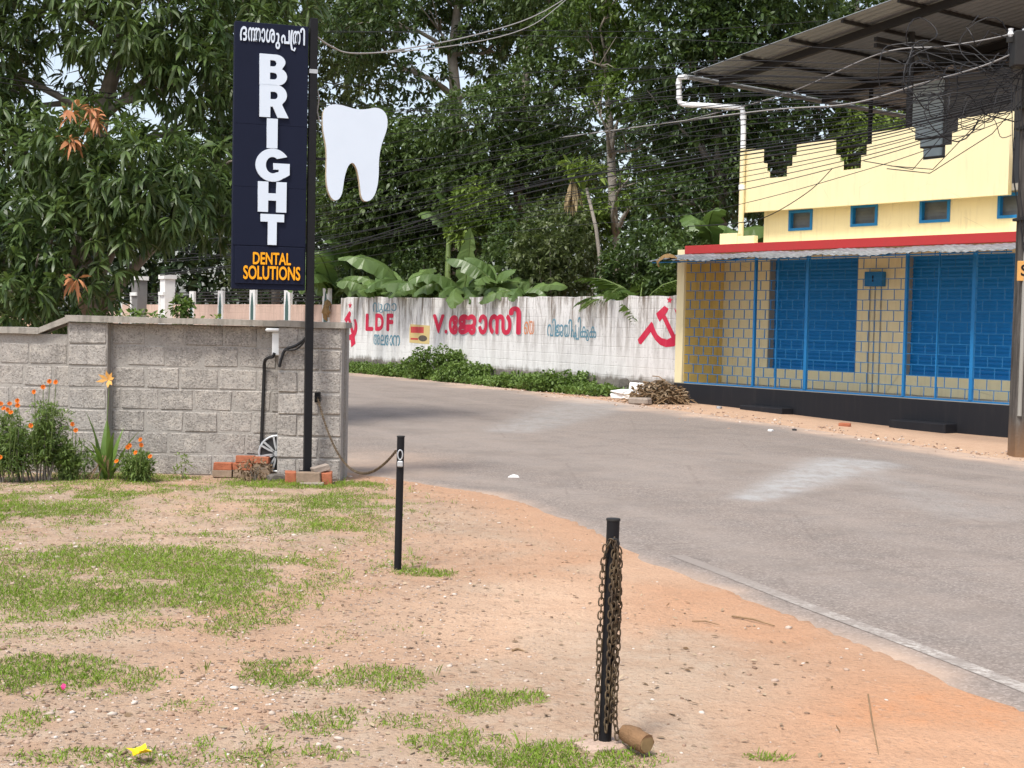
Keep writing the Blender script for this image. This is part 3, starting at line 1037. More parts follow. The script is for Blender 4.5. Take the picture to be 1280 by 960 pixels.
# wheel cover tucked behind the pier edge
wc = thing('wheel_cover', 'silver spoked wheel cover leaning half behind the pier edge', 'wheel cover', (-2.41, 14.405, 0.245), 0)
m = MB(); m.tube([(0.185 * math.cos(a), 0.0, 0.185 * math.sin(a)) for a in np.linspace(0, 2 * PI, 28, endpoint=False)], 0.014, 6, closed=True)
m.build('rim', M['alloy'], wc, True)
m = MB(); m.prism(ellipse_arc(0, 0, 0.18, 0.18, 0, 345, 23), 0.008, 0.016); m.build('backing', M['alloy_dark'], wc)
m = MB(); m.tube([(0, -0.03, 0), (0, 0.004, 0)], [0.026, 0.036], 12); m.build('hub', M['alloy'], wc)
for k in range(7):
    a = 2 * PI * k / 7 + 0.3
    ca, sa = math.cos(a), math.sin(a)
    f = lambda r_, t: (r_ * ca - t * sa, r_ * sa + t * ca)
    m = MB()
    for s_ in (-1, 1):
        po = [f(0.025, s_ * 0.004), f(0.09, s_ * 0.018), f(0.18, s_ * 0.05), f(0.18, s_ * 0.072), f(0.08, s_ * 0.034), f(0.025, s_ * 0.02)]
        m.prism(po if s_ > 0 else po[::-1], -0.016, 0.004)
    m.build('spoke', M['alloy'], wc)

# ------------------------------------------------------------------ sign on its pole
sg = thing('pylon_sign', 'tall navy dental clinic sign board with white tooth on black pole', 'sign', (-2.03, 13.95, 0), R(17))
m = MB(); m.bbox(-0.038, 0.038, -0.038, 0.038, -0.2, 4.60, 0.004); m.build('pole', M['black_steel'], sg)
m = MB(); m.bbox(-0.075, 0.075, -0.075, 0.075, 0.1, 0.125, 0.003); m.build('base_plate', M['black_steel'], sg)
tl, br, bl = (-0.771, 4.509), (-0.018, 1.917), (-0.739, 1.921)
bx0, bx1, bz0, bz1 = tl[0], -0.055, bl[1] - 0.0, tl[1]
h = bz1 - bz0
m = MB(); m.bbox(bx0, bx1, -0.05, 0.06, bz0, bz1, 0.006)
board = m.build('board', M['navy_panel'], sg)
# face panels with fine seams
seams = [bz0 + 0.165 * h, bz0 + 0.385 * h, bz0 + 0.62 * h, bz1 - 0.004]
zz = bz0 + 0.03
for i, s1 in enumerate(seams):
    m = MB()
    if i == 0: m.bbox(bx0 + 0.028, bx1 - 0.012, -0.066, -0.05, bz0 + 0.055, s1 - 0.008, 0.003)
    else: m.bbox(bx0 + 0.004, bx1 - 0.004, -0.057, -0.05, seams[i - 1] + 0.001, s1 - 0.001, 0.0015)
    m.build('face_panel', M['navy_panel'], board)
LETTERS = {}
LETTERS['B'] = [[(0, 0), (0.62, 0)] + ellipse_arc(0.62, 0.29, 0.38, 0.29, -90, 60, 10) + ellipse_arc(0.57, 0.76, 0.36, 0.24, -30, 90, 10) + [(0, 1)],
                [(0.38, 0.19), (0.38, 0.41), (0.52, 0.41)] + ellipse_arc(0.52, 0.30, 0.12, 0.11, 90, -90, 8),
                [(0.38, 0.61), (0.38, 0.81), (0.50, 0.81)] + ellipse_arc(0.50, 0.71, 0.11, 0.10, 90, -90, 8)]
LETTERS['R'] = [[(0, 0), (0.37, 0), (0.37, 0.33), (0.45, 0.33), (0.62, 0), (1.0, 0), (0.77, 0.40)] + ellipse_arc(0.57, 0.69, 0.36, 0.31, -50, 90, 12) + [(0, 1)],
                [(0.37, 0.56), (0.37, 0.79), (0.50, 0.79)] + ellipse_arc(0.50, 0.675, 0.12, 0.115, 90, -90, 8)]
LETTERS['I'] = [[(0, 0), (1, 0), (1, 1), (0, 1)]]
LETTERS['H'] = [[(0, 0), (0.36, 0), (0.36, 0.38), (0.64, 0.38), (0.64, 0), (1, 0), (1, 1), (0.64, 1), (0.64, 0.62), (0.36, 0.62), (0.36, 1), (0, 1)]]
LETTERS['T'] = [[(0.31, 0), (0.69, 0), (0.69, 0.75), (1, 0.75), (1, 1), (0, 1), (0, 0.75), (0.31, 0.75)]]
LETTERS['G'] = [ellipse_arc(0.5, 0.5, 0.5, 0.5, 32, 312, 26) + [(0.86, 0.13), (1.0, 0.22), (1.0, 0.56), (0.52, 0.56), (0.52, 0.37), (0.68, 0.37), (0.68, 0.30)]
                + ellipse_arc(0.5, 0.5, 0.2, 0.25, 300, 50, 16)]
for ch, a, b in (('B', (-0.532, 3.909), (-0.264, 4.208)), ('R', (-0.528, 3.599), (-0.244, 3.914)), ('I', (-0.454, 3.3), (-0.349, 3.587)),
                 ('G', (-0.559, 2.975), (-0.227, 3.297)), ('H', (-0.532, 2.679), (-0.254, 2.974)), ('T', (-0.504, 2.359), (-0.274, 2.659))):
    loops_ = [[(a[0] + (b[0] - a[0]) * x, a[1] + (b[1] - a[1]) * z) for x, z in lp] for lp in LETTERS[ch]]
    me = flat_shape('letter', loops_, M['white_acrylic'], 0.022)
    link('letter', me, board, (0, -0.0571, 0))
for s_, a, b in (('DENTAL', (-0.572, 2.165), (-0.202, 2.284)), ('SOLUTIONS', (-0.663, 2.017), (-0.109, 2.152))):
    me = text_shape('lettering', s_, M['orange_letter'], a[0], b[0], a[1], b[1], 0.012, 0.022)
    link('lettering', me, board, (0, -0.0661, 0))


def glyph_row(parent, items, mat, x0, x1, z0, z1, depth, y, name='lettering', bold=0.01):
    """items: (text, a, b, lo, hi) as fractions of the rectangle"""
    for s_, a, b, lo, hi in items:
        me = text_shape(name, s_, M[mat], x0 + (x1 - x0) * a, x0 + (x1 - x0) * b, z0 + (z1 - z0) * lo, z0 + (z1 - z0) * hi, depth, bold)
        link(name, me, parent, (0, y, 0))
a, b = (-0.721, 4.251), (-0.094, 4.463)
glyph_row(board, [('ദ', 0, .105, .32, .98), ('ന', .12, .23, .32, .96), ('ത', .21, .315, .32, .96), ('ാ', .325, .385, .32, .96), ('ശ', .395, .535, .32, .96),
                  ('ു', .545, .615, .06, .80), ('പ', .63, .765, .32, .96), ('ത', .81, .93, .32, .96), ('ി', .925, 1.0, .32, 1.12)],
          'white_acrylic', a[0], b[0], a[1], b[1], 0.012, -0.0571, bold=0.02)
w_, h_ = b[0] - a[0], b[1] - a[1]
q = [(a[0] + w_ * x, a[1] + h_ * z) for x, z in ((.80, .98), (.785, .7), (.785, .35), (.80, .1), (.835, .05), (.85, .18))]
link('lettering', flat_shape('lettering', [stroke_loop(q, 0.017)], M['white_acrylic'], 0.011), board, (0, -0.0571, 0))

# tooth
TP = [(0.096, 3.669), (0.107, 3.713), (0.146, 3.75), (0.202, 3.769), (0.266, 3.767), (0.338, 3.752), (0.411, 3.734), (0.492, 3.734), (0.556, 3.746), (0.613, 3.762), (0.67, 3.755), (0.716, 3.724), (0.742, 3.67),
      (0.746, 3.591), (0.727, 3.51), (0.696, 3.428), (0.673, 3.331), (0.663, 3.227), (0.665, 3.107), (0.655, 2.994), (0.632, 2.905), (0.596, 2.848), (0.555, 2.826), (0.515, 2.832), (0.49, 2.875), (0.48, 2.954), (0.467, 3.049), (0.445, 3.143),
      (0.416, 3.194), (0.391, 3.204), (0.363, 3.183), (0.336, 3.122), (0.317, 3.042), (0.307, 2.954), (0.292, 2.874), (0.26, 2.828), (0.216, 2.822), (0.18, 2.86), (0.15, 2.938), (0.138, 3.048), (0.139, 3.167), (0.139, 3.278), (0.128, 3.38), (0.102, 3.489), (0.093, 3.59)]
def rounder(P, it=1):
    for _ in range(it):
        Q = []
        for i in range(len(P)):
            p, q_ = P[i], P[(i + 1) % len(P)]
            Q += [(p[0] * .75 + q_[0] * .25, p[1] * .75 + q_[1] * .25), (p[0] * .25 + q_[0] * .75, p[1] * .25 + q_[1] * .75)]
        P = Q
    return P
TPR = rounder(TP, 1)
tooth = link('tooth', flat_shape('tooth', [TPR], M['tooth_rim'], 0.075), sg, (0, 0.02, 0))
link('tooth_face', flat_shape('tooth_face', [TPR], M['white_acrylic'], 0.008), tooth, (0, -0.0755, 0))
m = MB()
for zt in (3.62, 3.22):
    m = MB(); m.box(0.0385, 0.16, -0.012, 0.012, zt, zt + 0.025); m.build('bracket', M['black_steel'], tooth)

m = MB(); m.tube([(0.05, -0.02, 3.9), (0.062, -0.02, 3.82), (0.05, -0.01, 3.7), (0.07, -0.02, 3.6), (0.11, 0.0, 3.55)], 0.007, 5)
m.build('feed_wire', M['cable_grey'], tooth)
m = MB(); m.box(-0.042, 0.042, -0.042, 0.042, 4.06, 4.1); m.build('strap', M['galvanised'], sg)

# ------------------------------------------------------------------ white painted wall across the road
WR = math.atan2(-.8489, .5286)
ww = thing('painted_wall', 'long white plastered wall with red painted slogan across the road', 'wall', (-5.48, 45.55, 0), WR)
top = []
x = 17.05
n = 70
for i in range(n + 1):
    x = 17.44 + (-0.3 - 17.44) * i / n
    z = 2.315 + 0.012 * math.sin(i * 1.7) + random.uniform(-0.012, 0.012) - 0.0035 * 0 + (0.03 if x < 4 else 0)
    if 14.55 < x < 15.35: z -= 0.10 + random.uniform(-0.02, 0.03)
    if 13.0 < x <= 14.55: z -= 0.01
    top.append((x, z))
m = MB()
m.prism([(-0.3, -0.2), (17.44, -0.2)] + top, 0, 0.2)
wallface = m.build('wall_body', M['whitewash'], ww)
# rough stones of the foot, some bare
stones = []
for k in range(6):
    bm = bmesh.new()
    bmesh.ops.create_icosphere(bm, subdivisions=2, radius=0.5)
    for v in bm.verts:
        v.co *= 1 + random.uniform(-0.16, 0.16)
        for ax in range(3): v.co[ax] = max(-0.36, min(0.36, v.co[ax]))
    sm = bpy.data.meshes.new('stone'); bm.to_mesh(sm); bm.free()
    sm.materials.append(M['foot_stone']); stones.append(sm)
x = -0.2
while x < 17.0:
    for row in range(2):
        wd = random.uniform(0.34, 0.52)
        if random.random() < 0.85:
            link('stone', random.choice(stones), ww, (x + row * 0.2, -0.0, 0.08 + row * 0.2 + random.uniform(-0.02, 0.02)),
                 (0, random.uniform(-0.2, 0.2), 0), (wd * 1.35, 0.09, 0.3))
    x += 0.45
# painted marks
PY = -0.0035
def paint(loops_, mat, name='painted_mark', y=0.0):
    return link(name, flat_shape(name, loops_, M[mat], 0.003), ww, (0, PY - y, 0))
clampx = lambda L: [(min(x, 17.42), z) for x, z in L]
paint([clampx([(16.938, 2.305), (16.96, 2.245), (17.04, 2.236), (16.974, 2.202), (16.99, 2.142), (16.929, 2.181), (16.859, 2.153), (16.885, 2.21), (16.826, 2.254), (16.906, 2.25)])], 'red_sign_paint', y=0)
paint([clampx([(15.789, 1.315), (16.288, 1.732), (16.355, 1.68), (16.422, 1.562), (16.526, 1.441), (16.678, 1.367), (16.878, 1.339), (16.999, 1.382), (17.111, 1.42), (17.214, 1.514), (17.245, 1.666), (17.2, 1.863), (17.094, 2.045), (17.245, 1.923), (17.362, 1.683), (17.36, 1.457), (17.272, 1.287), (17.129, 1.194), (16.836, 1.17), (16.635, 1.212), (16.455, 1.315), (16.324, 1.437), (16.271, 1.498), (15.924, 1.209), (15.845, 1.223)])], 'red_sign_paint', y=0)
paint([clampx([(16.457, 1.919), (16.749, 2.09), (16.898, 2.028), (16.853, 1.952), (16.59, 1.735), (16.51, 1.826)])], 'red_sign_paint', y=0.0016)
paint([clampx([(16.67, 1.838), (16.798, 1.882), (17.144, 1.453), (17.048, 1.364)])], 'red_sign_paint', y=0.0024)
a, b = (-0.147, 0.803), (0.943, 2.184)
tr0 = (a[0] + (b[0] - a[0]) * 0.45, a[1], b[0] - a[0], b[1] - a[1])
def em2(L): return [(tr0[0] + x * tr0[2], tr0[1] + z * tr0[3]) for x, z in L]
star = [((0.5 if k % 2 == 0 else 0.2) * math.sin(k * PI / 5), (0.5 if k % 2 == 0 else 0.2) * math.cos(k * PI / 5)) for k in range(10)]
paint([em2([(0.05 + x * 0.3, 0.93 + z * 0.16) for x, z in star])], 'red_sign_paint')
paint([em2(ellipse_arc(0.02, 0.42, 0.55, 0.30, 200, 400, 22) + ellipse_arc(-0.02, 0.47, 0.40, 0.23, 395, 215, 22))], 'red_sign_paint')
paint([em2(stroke_loop([(0.25, 0.22), (0.32, 0.0)], [0.28, 0.3]))], 'red_sign_paint', y=0.0008)
paint([em2([(-0.34, 0.60), (0.0, 0.80), (0.12, 0.76), (0.1, 0.68), (-0.18, 0.52)])], 'red_sign_paint', y=0.0016)
paint([em2([(-0.12, 0.66), (0.02, 0.68), (0.36, 0.28), (0.2, 0.25)])], 'red_sign_paint', y=0.0024)


def wall_text(body, p, q_, mat, bold=0.0, y=0.0):
    me = text_shape('painted_letter', body, M[mat], p[0], q_[0], p[1], q_[1], 0.003, bold)
    link('painted_letter', me, ww, (0, PY - y, 0))
wall_text('L', (1.558, 1.288), (2.107, 1.833), 'red_sign_paint', 0.05)
wall_text('D', (2.239, 1.299), (2.828, 1.837), 'red_sign_paint', 0.05)
wall_text('F', (3.012, 1.299), (3.476, 1.841), 'red_sign_paint', 0.05)
wall_text('വ', (2.049, 1.883), (2.485, 2.182), 'faded_blue_paint', 0.0)
wall_text('ു', (2.497, 1.86), (2.762, 2.132), 'faded_blue_paint', 0.0)
wall_text('മ', (2.825, 1.911), (3.25, 2.157), 'faded_blue_paint', 0.0)
wall_text('ാ', (3.313, 1.913), (3.677, 2.157), 'faded_blue_paint', 0.0)
for s_, x0, x1 in (('അ', 467, 475), ('ല', 476, 482), ('ോ', 482, 491), ('ന', 491, 500)):
    wall_text(s_, ((2.143, 0.86)[0] + (x0 - 467) / 33 * ((3.935, 0.904)[0] - (2.143, 0.86)[0]), (2.143, 0.86)[1]),
              ((2.143, 0.86)[0] + (x1 - 467) / 33 * ((3.935, 0.904)[0] - (2.143, 0.86)[0]), (3.924, 1.193)[1]), 'faded_blue_paint', 0.012)
for mat_, y_, dx, dz in (('grey_shadow_paint', 0.0, 0.045, -0.03), ('red_sign_paint', 0.0035, 0, 0)):
    B_ = 0.05 if mat_ != 'red_sign_paint' else 0.045
    sh = lambda p: (p[0] + dx, p[1] + dz)
    wall_text('V', sh((5.981, 1.301)), sh((6.672, 1.837)), mat_, B_, y_)
    wall_text('.', sh((6.693, 1.291)), sh((6.851, 1.407)), mat_, B_, y_)
    wall_text('േ', sh((6.926, 1.272)), sh((7.454, 1.819)), mat_, B_, y_)
    wall_text('ജ', sh((7.475, 1.282)), sh((8.47, 1.848)), mat_, B_, y_)
    wall_text('ാ', sh((8.577, 1.303)), sh((9.067, 1.851)), mat_, B_, y_)
    wall_text('സ', sh((9.13, 1.313)), sh((10.295, 1.859)), mat_, B_, y_)
    wall_text('ി', sh((10.156, 1.332)), sh((10.759, 2.07)), mat_, B_, y_)
wall_text('െ', (10.904, 1.345), (11.122, 1.679), 'faded_orange_paint', 0.0)
wall_text('യ', (11.135, 1.349), (11.388, 1.702), 'faded_orange_paint', 0.0)
xs_ = [684, 693, 703, 711, 717, 727, 733, 745]
for s_, x0, x1, z0, z1 in (('വ', 0.0, .13, .1, .72), ('ി', .10, .18, .1, 1.0), ('ജ', .18, .34, .1, .72), ('യ', .35, .47, .1, .72), ('ി', .44, .52, .1, .98), ('പ', .50, .60, .1, .72), ('പ', .56, .66, -.02, .6),
                           ('ി', .63, .69, .1, 1.1), ('ക', .69, .82, .1, .66), ('ു', .80, .86, -.05, .5), ('ക', .86, 1.0, .1, .66)):
    p, q_ = (12.002, 1.264), (14.144, 1.768)
    wall_text(s_, (p[0] + (q_[0] - p[0]) * x0, p[1] + (q_[1] - p[1]) * z0), (p[0] + (q_[0] - p[0]) * x1, p[1] + (q_[1] - p[1]) * z1), 'faded_blue_paint', 0.01)

# poster pasted on the wall
a, b = (4.554, 0.967), (5.779, 1.506)
po = thing('poster', 'torn yellow poster with a red strip pasted on the white wall', 'poster', (-5.48, 45.55, 0), WR)
m = MB(); m.prism([(a[0], a[1] + .02), (b[0], a[1]), (b[0] + .03, b[1]), (a[0] + .04, b[1] + .03), (a[0] - .02, b[1] - .1)], -0.006, -0.001); m.build('sheet', M['poster_yellow'], po)
w_, h_ = b[0] - a[0], b[1] - a[1]
m = MB(); m.box(a[0] + .06 * w_, a[0] + .72 * w_, -0.008, -0.006, a[1] + .58 * h_, a[1] + .92 * h_); m.build('red_strip', M['poster_red'], po)
m = MB(); m.prism(ellipse_arc(a[0] + .68 * w_, a[1] + .3 * h_, .22 * w_, .17 * h_, 0, 345, 14), -0.008, -0.006); m.build('dark_picture', M['poster_dark'], po)
m = MB(); m.box(a[0] + .06 * w_, a[0] + .44 * w_, -0.008, -0.006, a[1] + .2 * h_, a[1] + .3 * h_); m.build('red_line', M['poster_red'], po)

# pink compound wall with arrow-headed posts, further along
cw = thing('compound_wall', 'pinkish compound wall with rails and arrow headed white posts', 'wall', (-5.48, 45.55, 0), WR)
px_ = [(-1.448, 1.999)[0], (-4.753, 1.992)[0], (-8.073, 1.984)[0], (-11.478, 1.976)[0], (-14.881, 1.968)[0]]
while px_[-1] > -30: px_.append(px_[-1] - 3.4)
for i, x in enumerate(px_):
    m = MB()
    hw = 0.27
    zt = 2.66
    m.prism([(x - hw, -0.2), (x + hw, -0.2), (x + hw, zt), (x - hw, zt)], -0.03, 0.07)
    pst = m.build('post', M['post_white'], cw)
    m = MB()
    m.prism([(x - hw * .52, 0.3), (x + hw * .52, 0.3), (x + hw * .52, 2.05), (x + 0.02, 2.55), (x - 0.02, 2.55), (x - hw * .52, 2.05)], -0.042, -0.03)
    m.build('arrow_panel', M['post_green'], pst)
    if i < len(px_) - 1:
        x2 = px_[i + 1]
        box_obj('wall_panel', M['pink_wash'], cw, x2 + hw + .001, x - hw - .001, 0.01, 0.2, -0.2, 2.12 + random.uniform(-.01, .01))
        for zr in (2.22, 2.34, 2.46, 2.58):
            box_obj('rail', M['dark_steel'], cw, x2 + hw + .002, x - hw - .002, 0.08, 0.12, zr, zr + 0.05)
box_obj('wall_panel', M['pink_wash'], cw, px_[0] + .271, -0.303, 0.01, 0.2, -0.2, 2.12)
# two gate pillars beyond the block wall
for (pc, ww_, lab) in (((-17.207, 63.6, 2.414), 0.9, 'white gate pillar with shelf ledges standing clear of the mango leaves'), ((-15.135, 60.4, 2.401), 0.68, 'narrower white gate pillar beside the climbing shrub')):
    gp_ = thing('gate_pillar', lab, 'pillar', (pc[0], pc[1], 0), WR, 'pillars of the gate beyond the block wall')
    for zz in (0, 1):
        pass
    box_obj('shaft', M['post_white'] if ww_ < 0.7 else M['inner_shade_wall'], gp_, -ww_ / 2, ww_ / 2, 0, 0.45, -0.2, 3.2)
    box_obj('ledge', M['post_white'], gp_, -ww_ / 2 - .06, ww_ / 2 + .06, -0.06, 0.5, 3.201, 3.38)
    box_obj('ledge', M['post_white'], gp_, -ww_ / 2 - .04, ww_ / 2 - .02, -0.07, -0.002, 2.5, 2.65)
    box_obj('corner_strip', M['post_white'], gp_, -ww_ / 2 - .05, -ww_ / 2 + .1, -0.05, -0.002, -0.2, 2.49)


# ------------------------------------------------------------------ yellow shop building
FR = math.atan2(-.797, .604)
sh_ = thing('shop_building', 'yellow two storey shop with blue shutters, grille and stepped parapet', 'building', (3.58, 30.5, 0), FR)
YP, BK = M['yellow_paint'], M['black_plinth_paint']
def bx(name, mat, *a, p=None, b=0.0): return box_obj(name, mat, p or sh_, *a, b=b)
bx('plinth', BK, -0.07, 8.6, 0.0, 7.0, -0.6, 0.405)
bx('plinth_ledge', M['jamb_cement'], -0.068, 8.6, 0.002, 1.2, 0.406, 0.416)
bx('end_wall', YP, -0.07, 0.155, 0.004, 1.415, 0.417, 3.30, b=0.006)
bx('stained_wall_face', M['grimy_yellow_paint'], 0.156, 0.164, 0.06, 1.21, 0.417, 3.18)


def wall_open(name, mat, x0, x1, z0, z1, y0, y1, openings):
    m = MB()
    xs_ = sorted({x0, x1, *[o[0] for o in openings], *[o[1] for o in openings]})
    for a, b in zip(xs_[:-1], xs_[1:]):
        cuts = sorted([(o[2], o[3]) for o in openings if o[0] <= a + 1e-6 and o[1] >= b - 1e-6])
        z = z0
        for c0, c1 in cuts:
            if c0 > z: m.box(a, b, y0, y1, z, c0)
            z = c1
        if z < z1: m.box(a, b, y0, y1, z, z1)
    return m.build(name, mat, sh_)


SH = [(1.50, 3.88, 0.78, 3.10), (5.05, 8.05, 0.78, 3.10)]
wall_open('back_wall', YP, 0.165, 8.6, 0.417, 3.18, 1.22, 1.42, SH)
for (x0, x1, z0, z1) in SH:
    bx('jamb', M['jamb_cement'], x0 + .001, x0 + .02, 1.226, 1.418, z0, z1)
    bx('jamb', M['jamb_cement'], x1 - .02, x1 - .001, 1.226, 1.418, z0, z1)
    m = MB()
    nz = 29
    for i in range(nz):
        za, zb = z0 + (z1 - z0) * i / nz, z0 + (z1 - z0) * (i + 1) / nz
        zm = (za + zb) / 2
        m.add([(x0 + .021, 1.40, za), (x1 - .021, 1.40, za), (x1 - .021, 1.382, zm), (x0 + .021, 1.382, zm), (x1 - .021, 1.396, zb), (x0 + .021, 1.396, zb)],
              [(0, 1, 2, 3), (3, 2, 4, 5)])
    m.box(x0 + .021, x1 - .021, 1.37, 1.40, z0 + .001, z0 + .06)
    m.build('shutter', M['shutter_blue'], sh_)
# security grille
gr = bx('grille', M['blue_enamel'], 0.17, 8.6, 0.055, 0.085, 0.418, 0.445)
m = MB()
POSTS = (2.19, 3.58, 5.94, 7.38)
for x in POSTS:
    wdt = 0.034 if x in (3.58, 7.38) else 0.024
    pm = MB(); pm.box(x - wdt, x + wdt, 0.04, 0.10, 0.447, 3.14); pm.build('grille_post', M['blue_enamel'], gr)
for x in (2.80, 6.64):
    pm = MB(); pm.box(x - .012, x + .012, 0.05, 0.09, 0.447, 3.14); pm.build('grille_post', M['blue_enamel'], gr)
pm = MB(); pm.box(0.17, 8.6, 0.05, 0.09, 3.142, 3.17); pm.build('top_rail', M['blue_enamel'], gr)
cuts = [0.17, 2.19, 3.58, 5.94, 7.38, 8.6]
pit_ = 0.197
rows = 14
hb = {}
for a, b in zip(cuts[:-1], cuts[1:]):
    mm = MB(); mm.box(0, b - a - 0.01, 0.062, 0.074, -0.0065, 0.0065)
    hb[a] = mm.mesh('bar', M['blue_grille_paint'])
    for r_ in range(1, rows):
        link('bar', hb[a], gr, (a + 0.005, 0, 0.44 + r_ * pit_))
mm = MB(); mm.box(-0.006, 0.006, 0.063, 0.073, 0.0075, pit_ - 0.0075)
vb = mm.mesh('upright', M['blue_grille_paint'])
spots = []
for r_ in range(rows):
    x = 0.30 + (0.145 if r_ % 2 else 0)
    while x < 8.55:
        if min(abs(x - q_) for q_ in POSTS) > 0.05: spots.append((x, r_))
        x += 0.29
spots.sort(key=lambda t: -t[0])
rest = MB()
for i, (x, r_) in enumerate(spots):
    if i < 225: link('upright', vb, gr, (x, 0, 0.44 + r_ * pit_ if r_ else 0.447))
    else: rest.box(x - .008, x + .008, 0.061, 0.075, 0.44 + r_ * pit_ + .009, 0.44 + (r_ + 1) * pit_ - .009)
o = rest.build('upright_mesh', M['blue_grille_paint'], gr); o['kind'] = 'stuff'
# meter box with pipes
mbx = bx('meter_box', M['blue_enamel'], 4.14, 4.57, 1.08, 1.218, 2.51, 2.80, b=0.01)
pm = MB(); pm.box(4.34, 4.37, 1.074, 1.08, 2.6, 2.72); pm.build('catch', M['black_steel'], mbx)
for x in (4.2, 4.32, 4.47):
    pm = MB(); pm.tube([(x, 1.205, 0.42), (x, 1.205, 2.508)], 0.011, 6); pm.build('wire_pipe', M['jamb_cement'], mbx)
# verandah roof slab, red band, canopy of corrugated sheet
bx('veranda_slab', YP, 0.156, 8.6, 0.06, 2.6, 3.183, 3.37)
bx('red_band', M['red_band_paint'], 0.20, 8.6, -0.045, 0.059, 3.20, 3.375, b=0.006)
bx('roof_upstand', YP, 0.88, 1.38, 0.32, 0.46, 3.371, 3.63, b=0.005)
bx('roof_upstand', YP, 1.381, 1.86, 0.33, 0.45, 3.371, 3.56, b=0.005)
m = MB()
nx_ = 190
for i in range(nx_ + 1):
    x = -0.15 + 8.9 * i / nx_
    zz = 0.011 * math.sin(x * 2 * PI / 0.17) + 0.012 * math.sin(x * 3.1) + 0.008 * math.sin(x * 7.3) - 0.012 * (int(x / 1.1) % 2)
    m.v += [(x, -0.78 + 0.015 * math.sin(x * 5.3), 3.03 + zz), (x, -0.046, 3.185 + zz * 0.6)]
    if i: m.f.append((2 * i - 2, 2 * i, 2 * i + 1, 2 * i - 1))
b_ = len(m.v)
m.v += [(x, y, z - 0.006) for x, y, z in m.v]
m.f += [tuple(b_ + k for k in reversed(f)) for f in list(m.f)]
for i in range(nx_):
    m.f.append((2 * i + 2, 2 * i, b_ + 2 * i, b_ + 2 * i + 2))
cn = m.build('canopy_sheet', M['canopy_sheet'], sh_)
for x in (2.19, 3.58, 5.94, 7.38):
    pm = MB(); pm.tube([(x, -0.70, 3.0), (x, 0.02, 3.12)], 0.014, 5); pm.build('support_arm', M['blue_enamel'], cn)
pm = MB(); pm.tube([(-0.1, -0.7, 2.995), (8.6, -0.7, 2.995)], 0.014, 5); pm.build('support_rail', M['blue_enamel'], cn)
# upper storey
VE = [(2.03, 2.67, 3.69, 4.12), (3.67, 4.33, 3.71, 4.145), (5.33, 6.01, 3.71, 4.165), (7.03, 7.70, 3.72, 4.18)]
ZT = 4.20
wall_open('upper_wall', YP, 1.32, 8.6, 3.372, ZT, 1.2, 1.38, [(a, b, c, min(d, ZT - 0.02)) for a, b, c, d in VE])
for (x0, x1, z0, z1) in VE:
    z1 = min(z1, ZT - 0.02)
    m = MB(); t_ = 0.055
    m.box(x0, x1, 1.175, 1.30, z0, z0 + t_); m.box(x0, x1, 1.175, 1.30, z1 - t_, z1)
    m.box(x0, x0 + t_, 1.175, 1.30, z0 + t_, z1 - t_); m.box(x1 - t_, x1, 1.175, 1.30, z0 + t_, z1 - t_)
    wf = m.build('window', M['blue_enamel'], sh_)
    m = MB()
    k = 5
    for i in range(k):
        za = z0 + t_ + (z1 - z0 - 2 * t_) * i / k
        zb = z0 + t_ + (z1 - z0 - 2 * t_) * (i + 1) / k
        m.add([(x0 + t_, 1.262, za), (x1 - t_, 1.262, za), (x1 - t_, 1.275, zb), (x0 + t_, 1.275, zb)], [(0, 1, 2, 3)])
        m.box(x0 + t_, x1 - t_, 1.277, 1.281, za, zb - .003)
    m.build('pane', M['vent_glass'], wf)
PB = 4.115
outline = [(0.93, PB), (7.42, PB), (7.42, 5.60), (6.33, 5.58), (6.33, 5.34), (6.21, 5.34), (6.21, 5.11), (6.07, 5.11), (6.07, 4.88), (5.50, 4.87),
           (5.50, 5.10), (5.42, 5.10), (5.42, 5.26), (5.30, 5.26), (5.30, 5.52), (4.37, 5.50), (4.37, 5.28), (4.25, 5.28), (4.25, 5.08), (4.12, 5.08), (4.12, 4.83), (3.60, 4.82),
           (3.60, 5.02), (3.51, 5.02), (3.51, 5.14), (3.39, 5.14), (3.39, 5.45), (2.45, 5.44), (2.45, 5.22), (2.34, 5.22), (2.34, 5.01), (2.20, 5.01), (2.20, 4.80), (1.63, 4.80), (1.63, 4.96), (1.55, 4.96),
           (1.55, 5.13), (1.44, 5.13), (1.44, 5.45), (0.93, 5.46)]
me = flat_shape('parapet', [outline], YP, 0.11)
link('parapet', me, sh_, (0, 1.01, 0))
bx('terrace_slab', M['jamb_cement'], 1.0, 8.6, 1.011, 7.0, ZT + .001, ZT + .12)
bx('side_wall', YP, 1.32, 1.5, 1.381, 7.0, 3.372, ZT)
bx('side_wall', YP, -0.07, 0.10, 1.416, 7.0, 0.407, 3.30)
bx('side_roof', M['jamb_cement'], -0.06, 1.32, 2.601, 7.0, 3.301, 3.37)
bx('side_wall', YP, 8.44, 8.6, 1.421, 7.0, 0.407, ZT)
for z in (4.93, 5.13, 5.30):
    pm = MB(); pm.tube([(1.0, 1.06, z), (7.4, 1.06, z)], 0.026, 6); pm.build('rail', M['black_steel'], sh_)
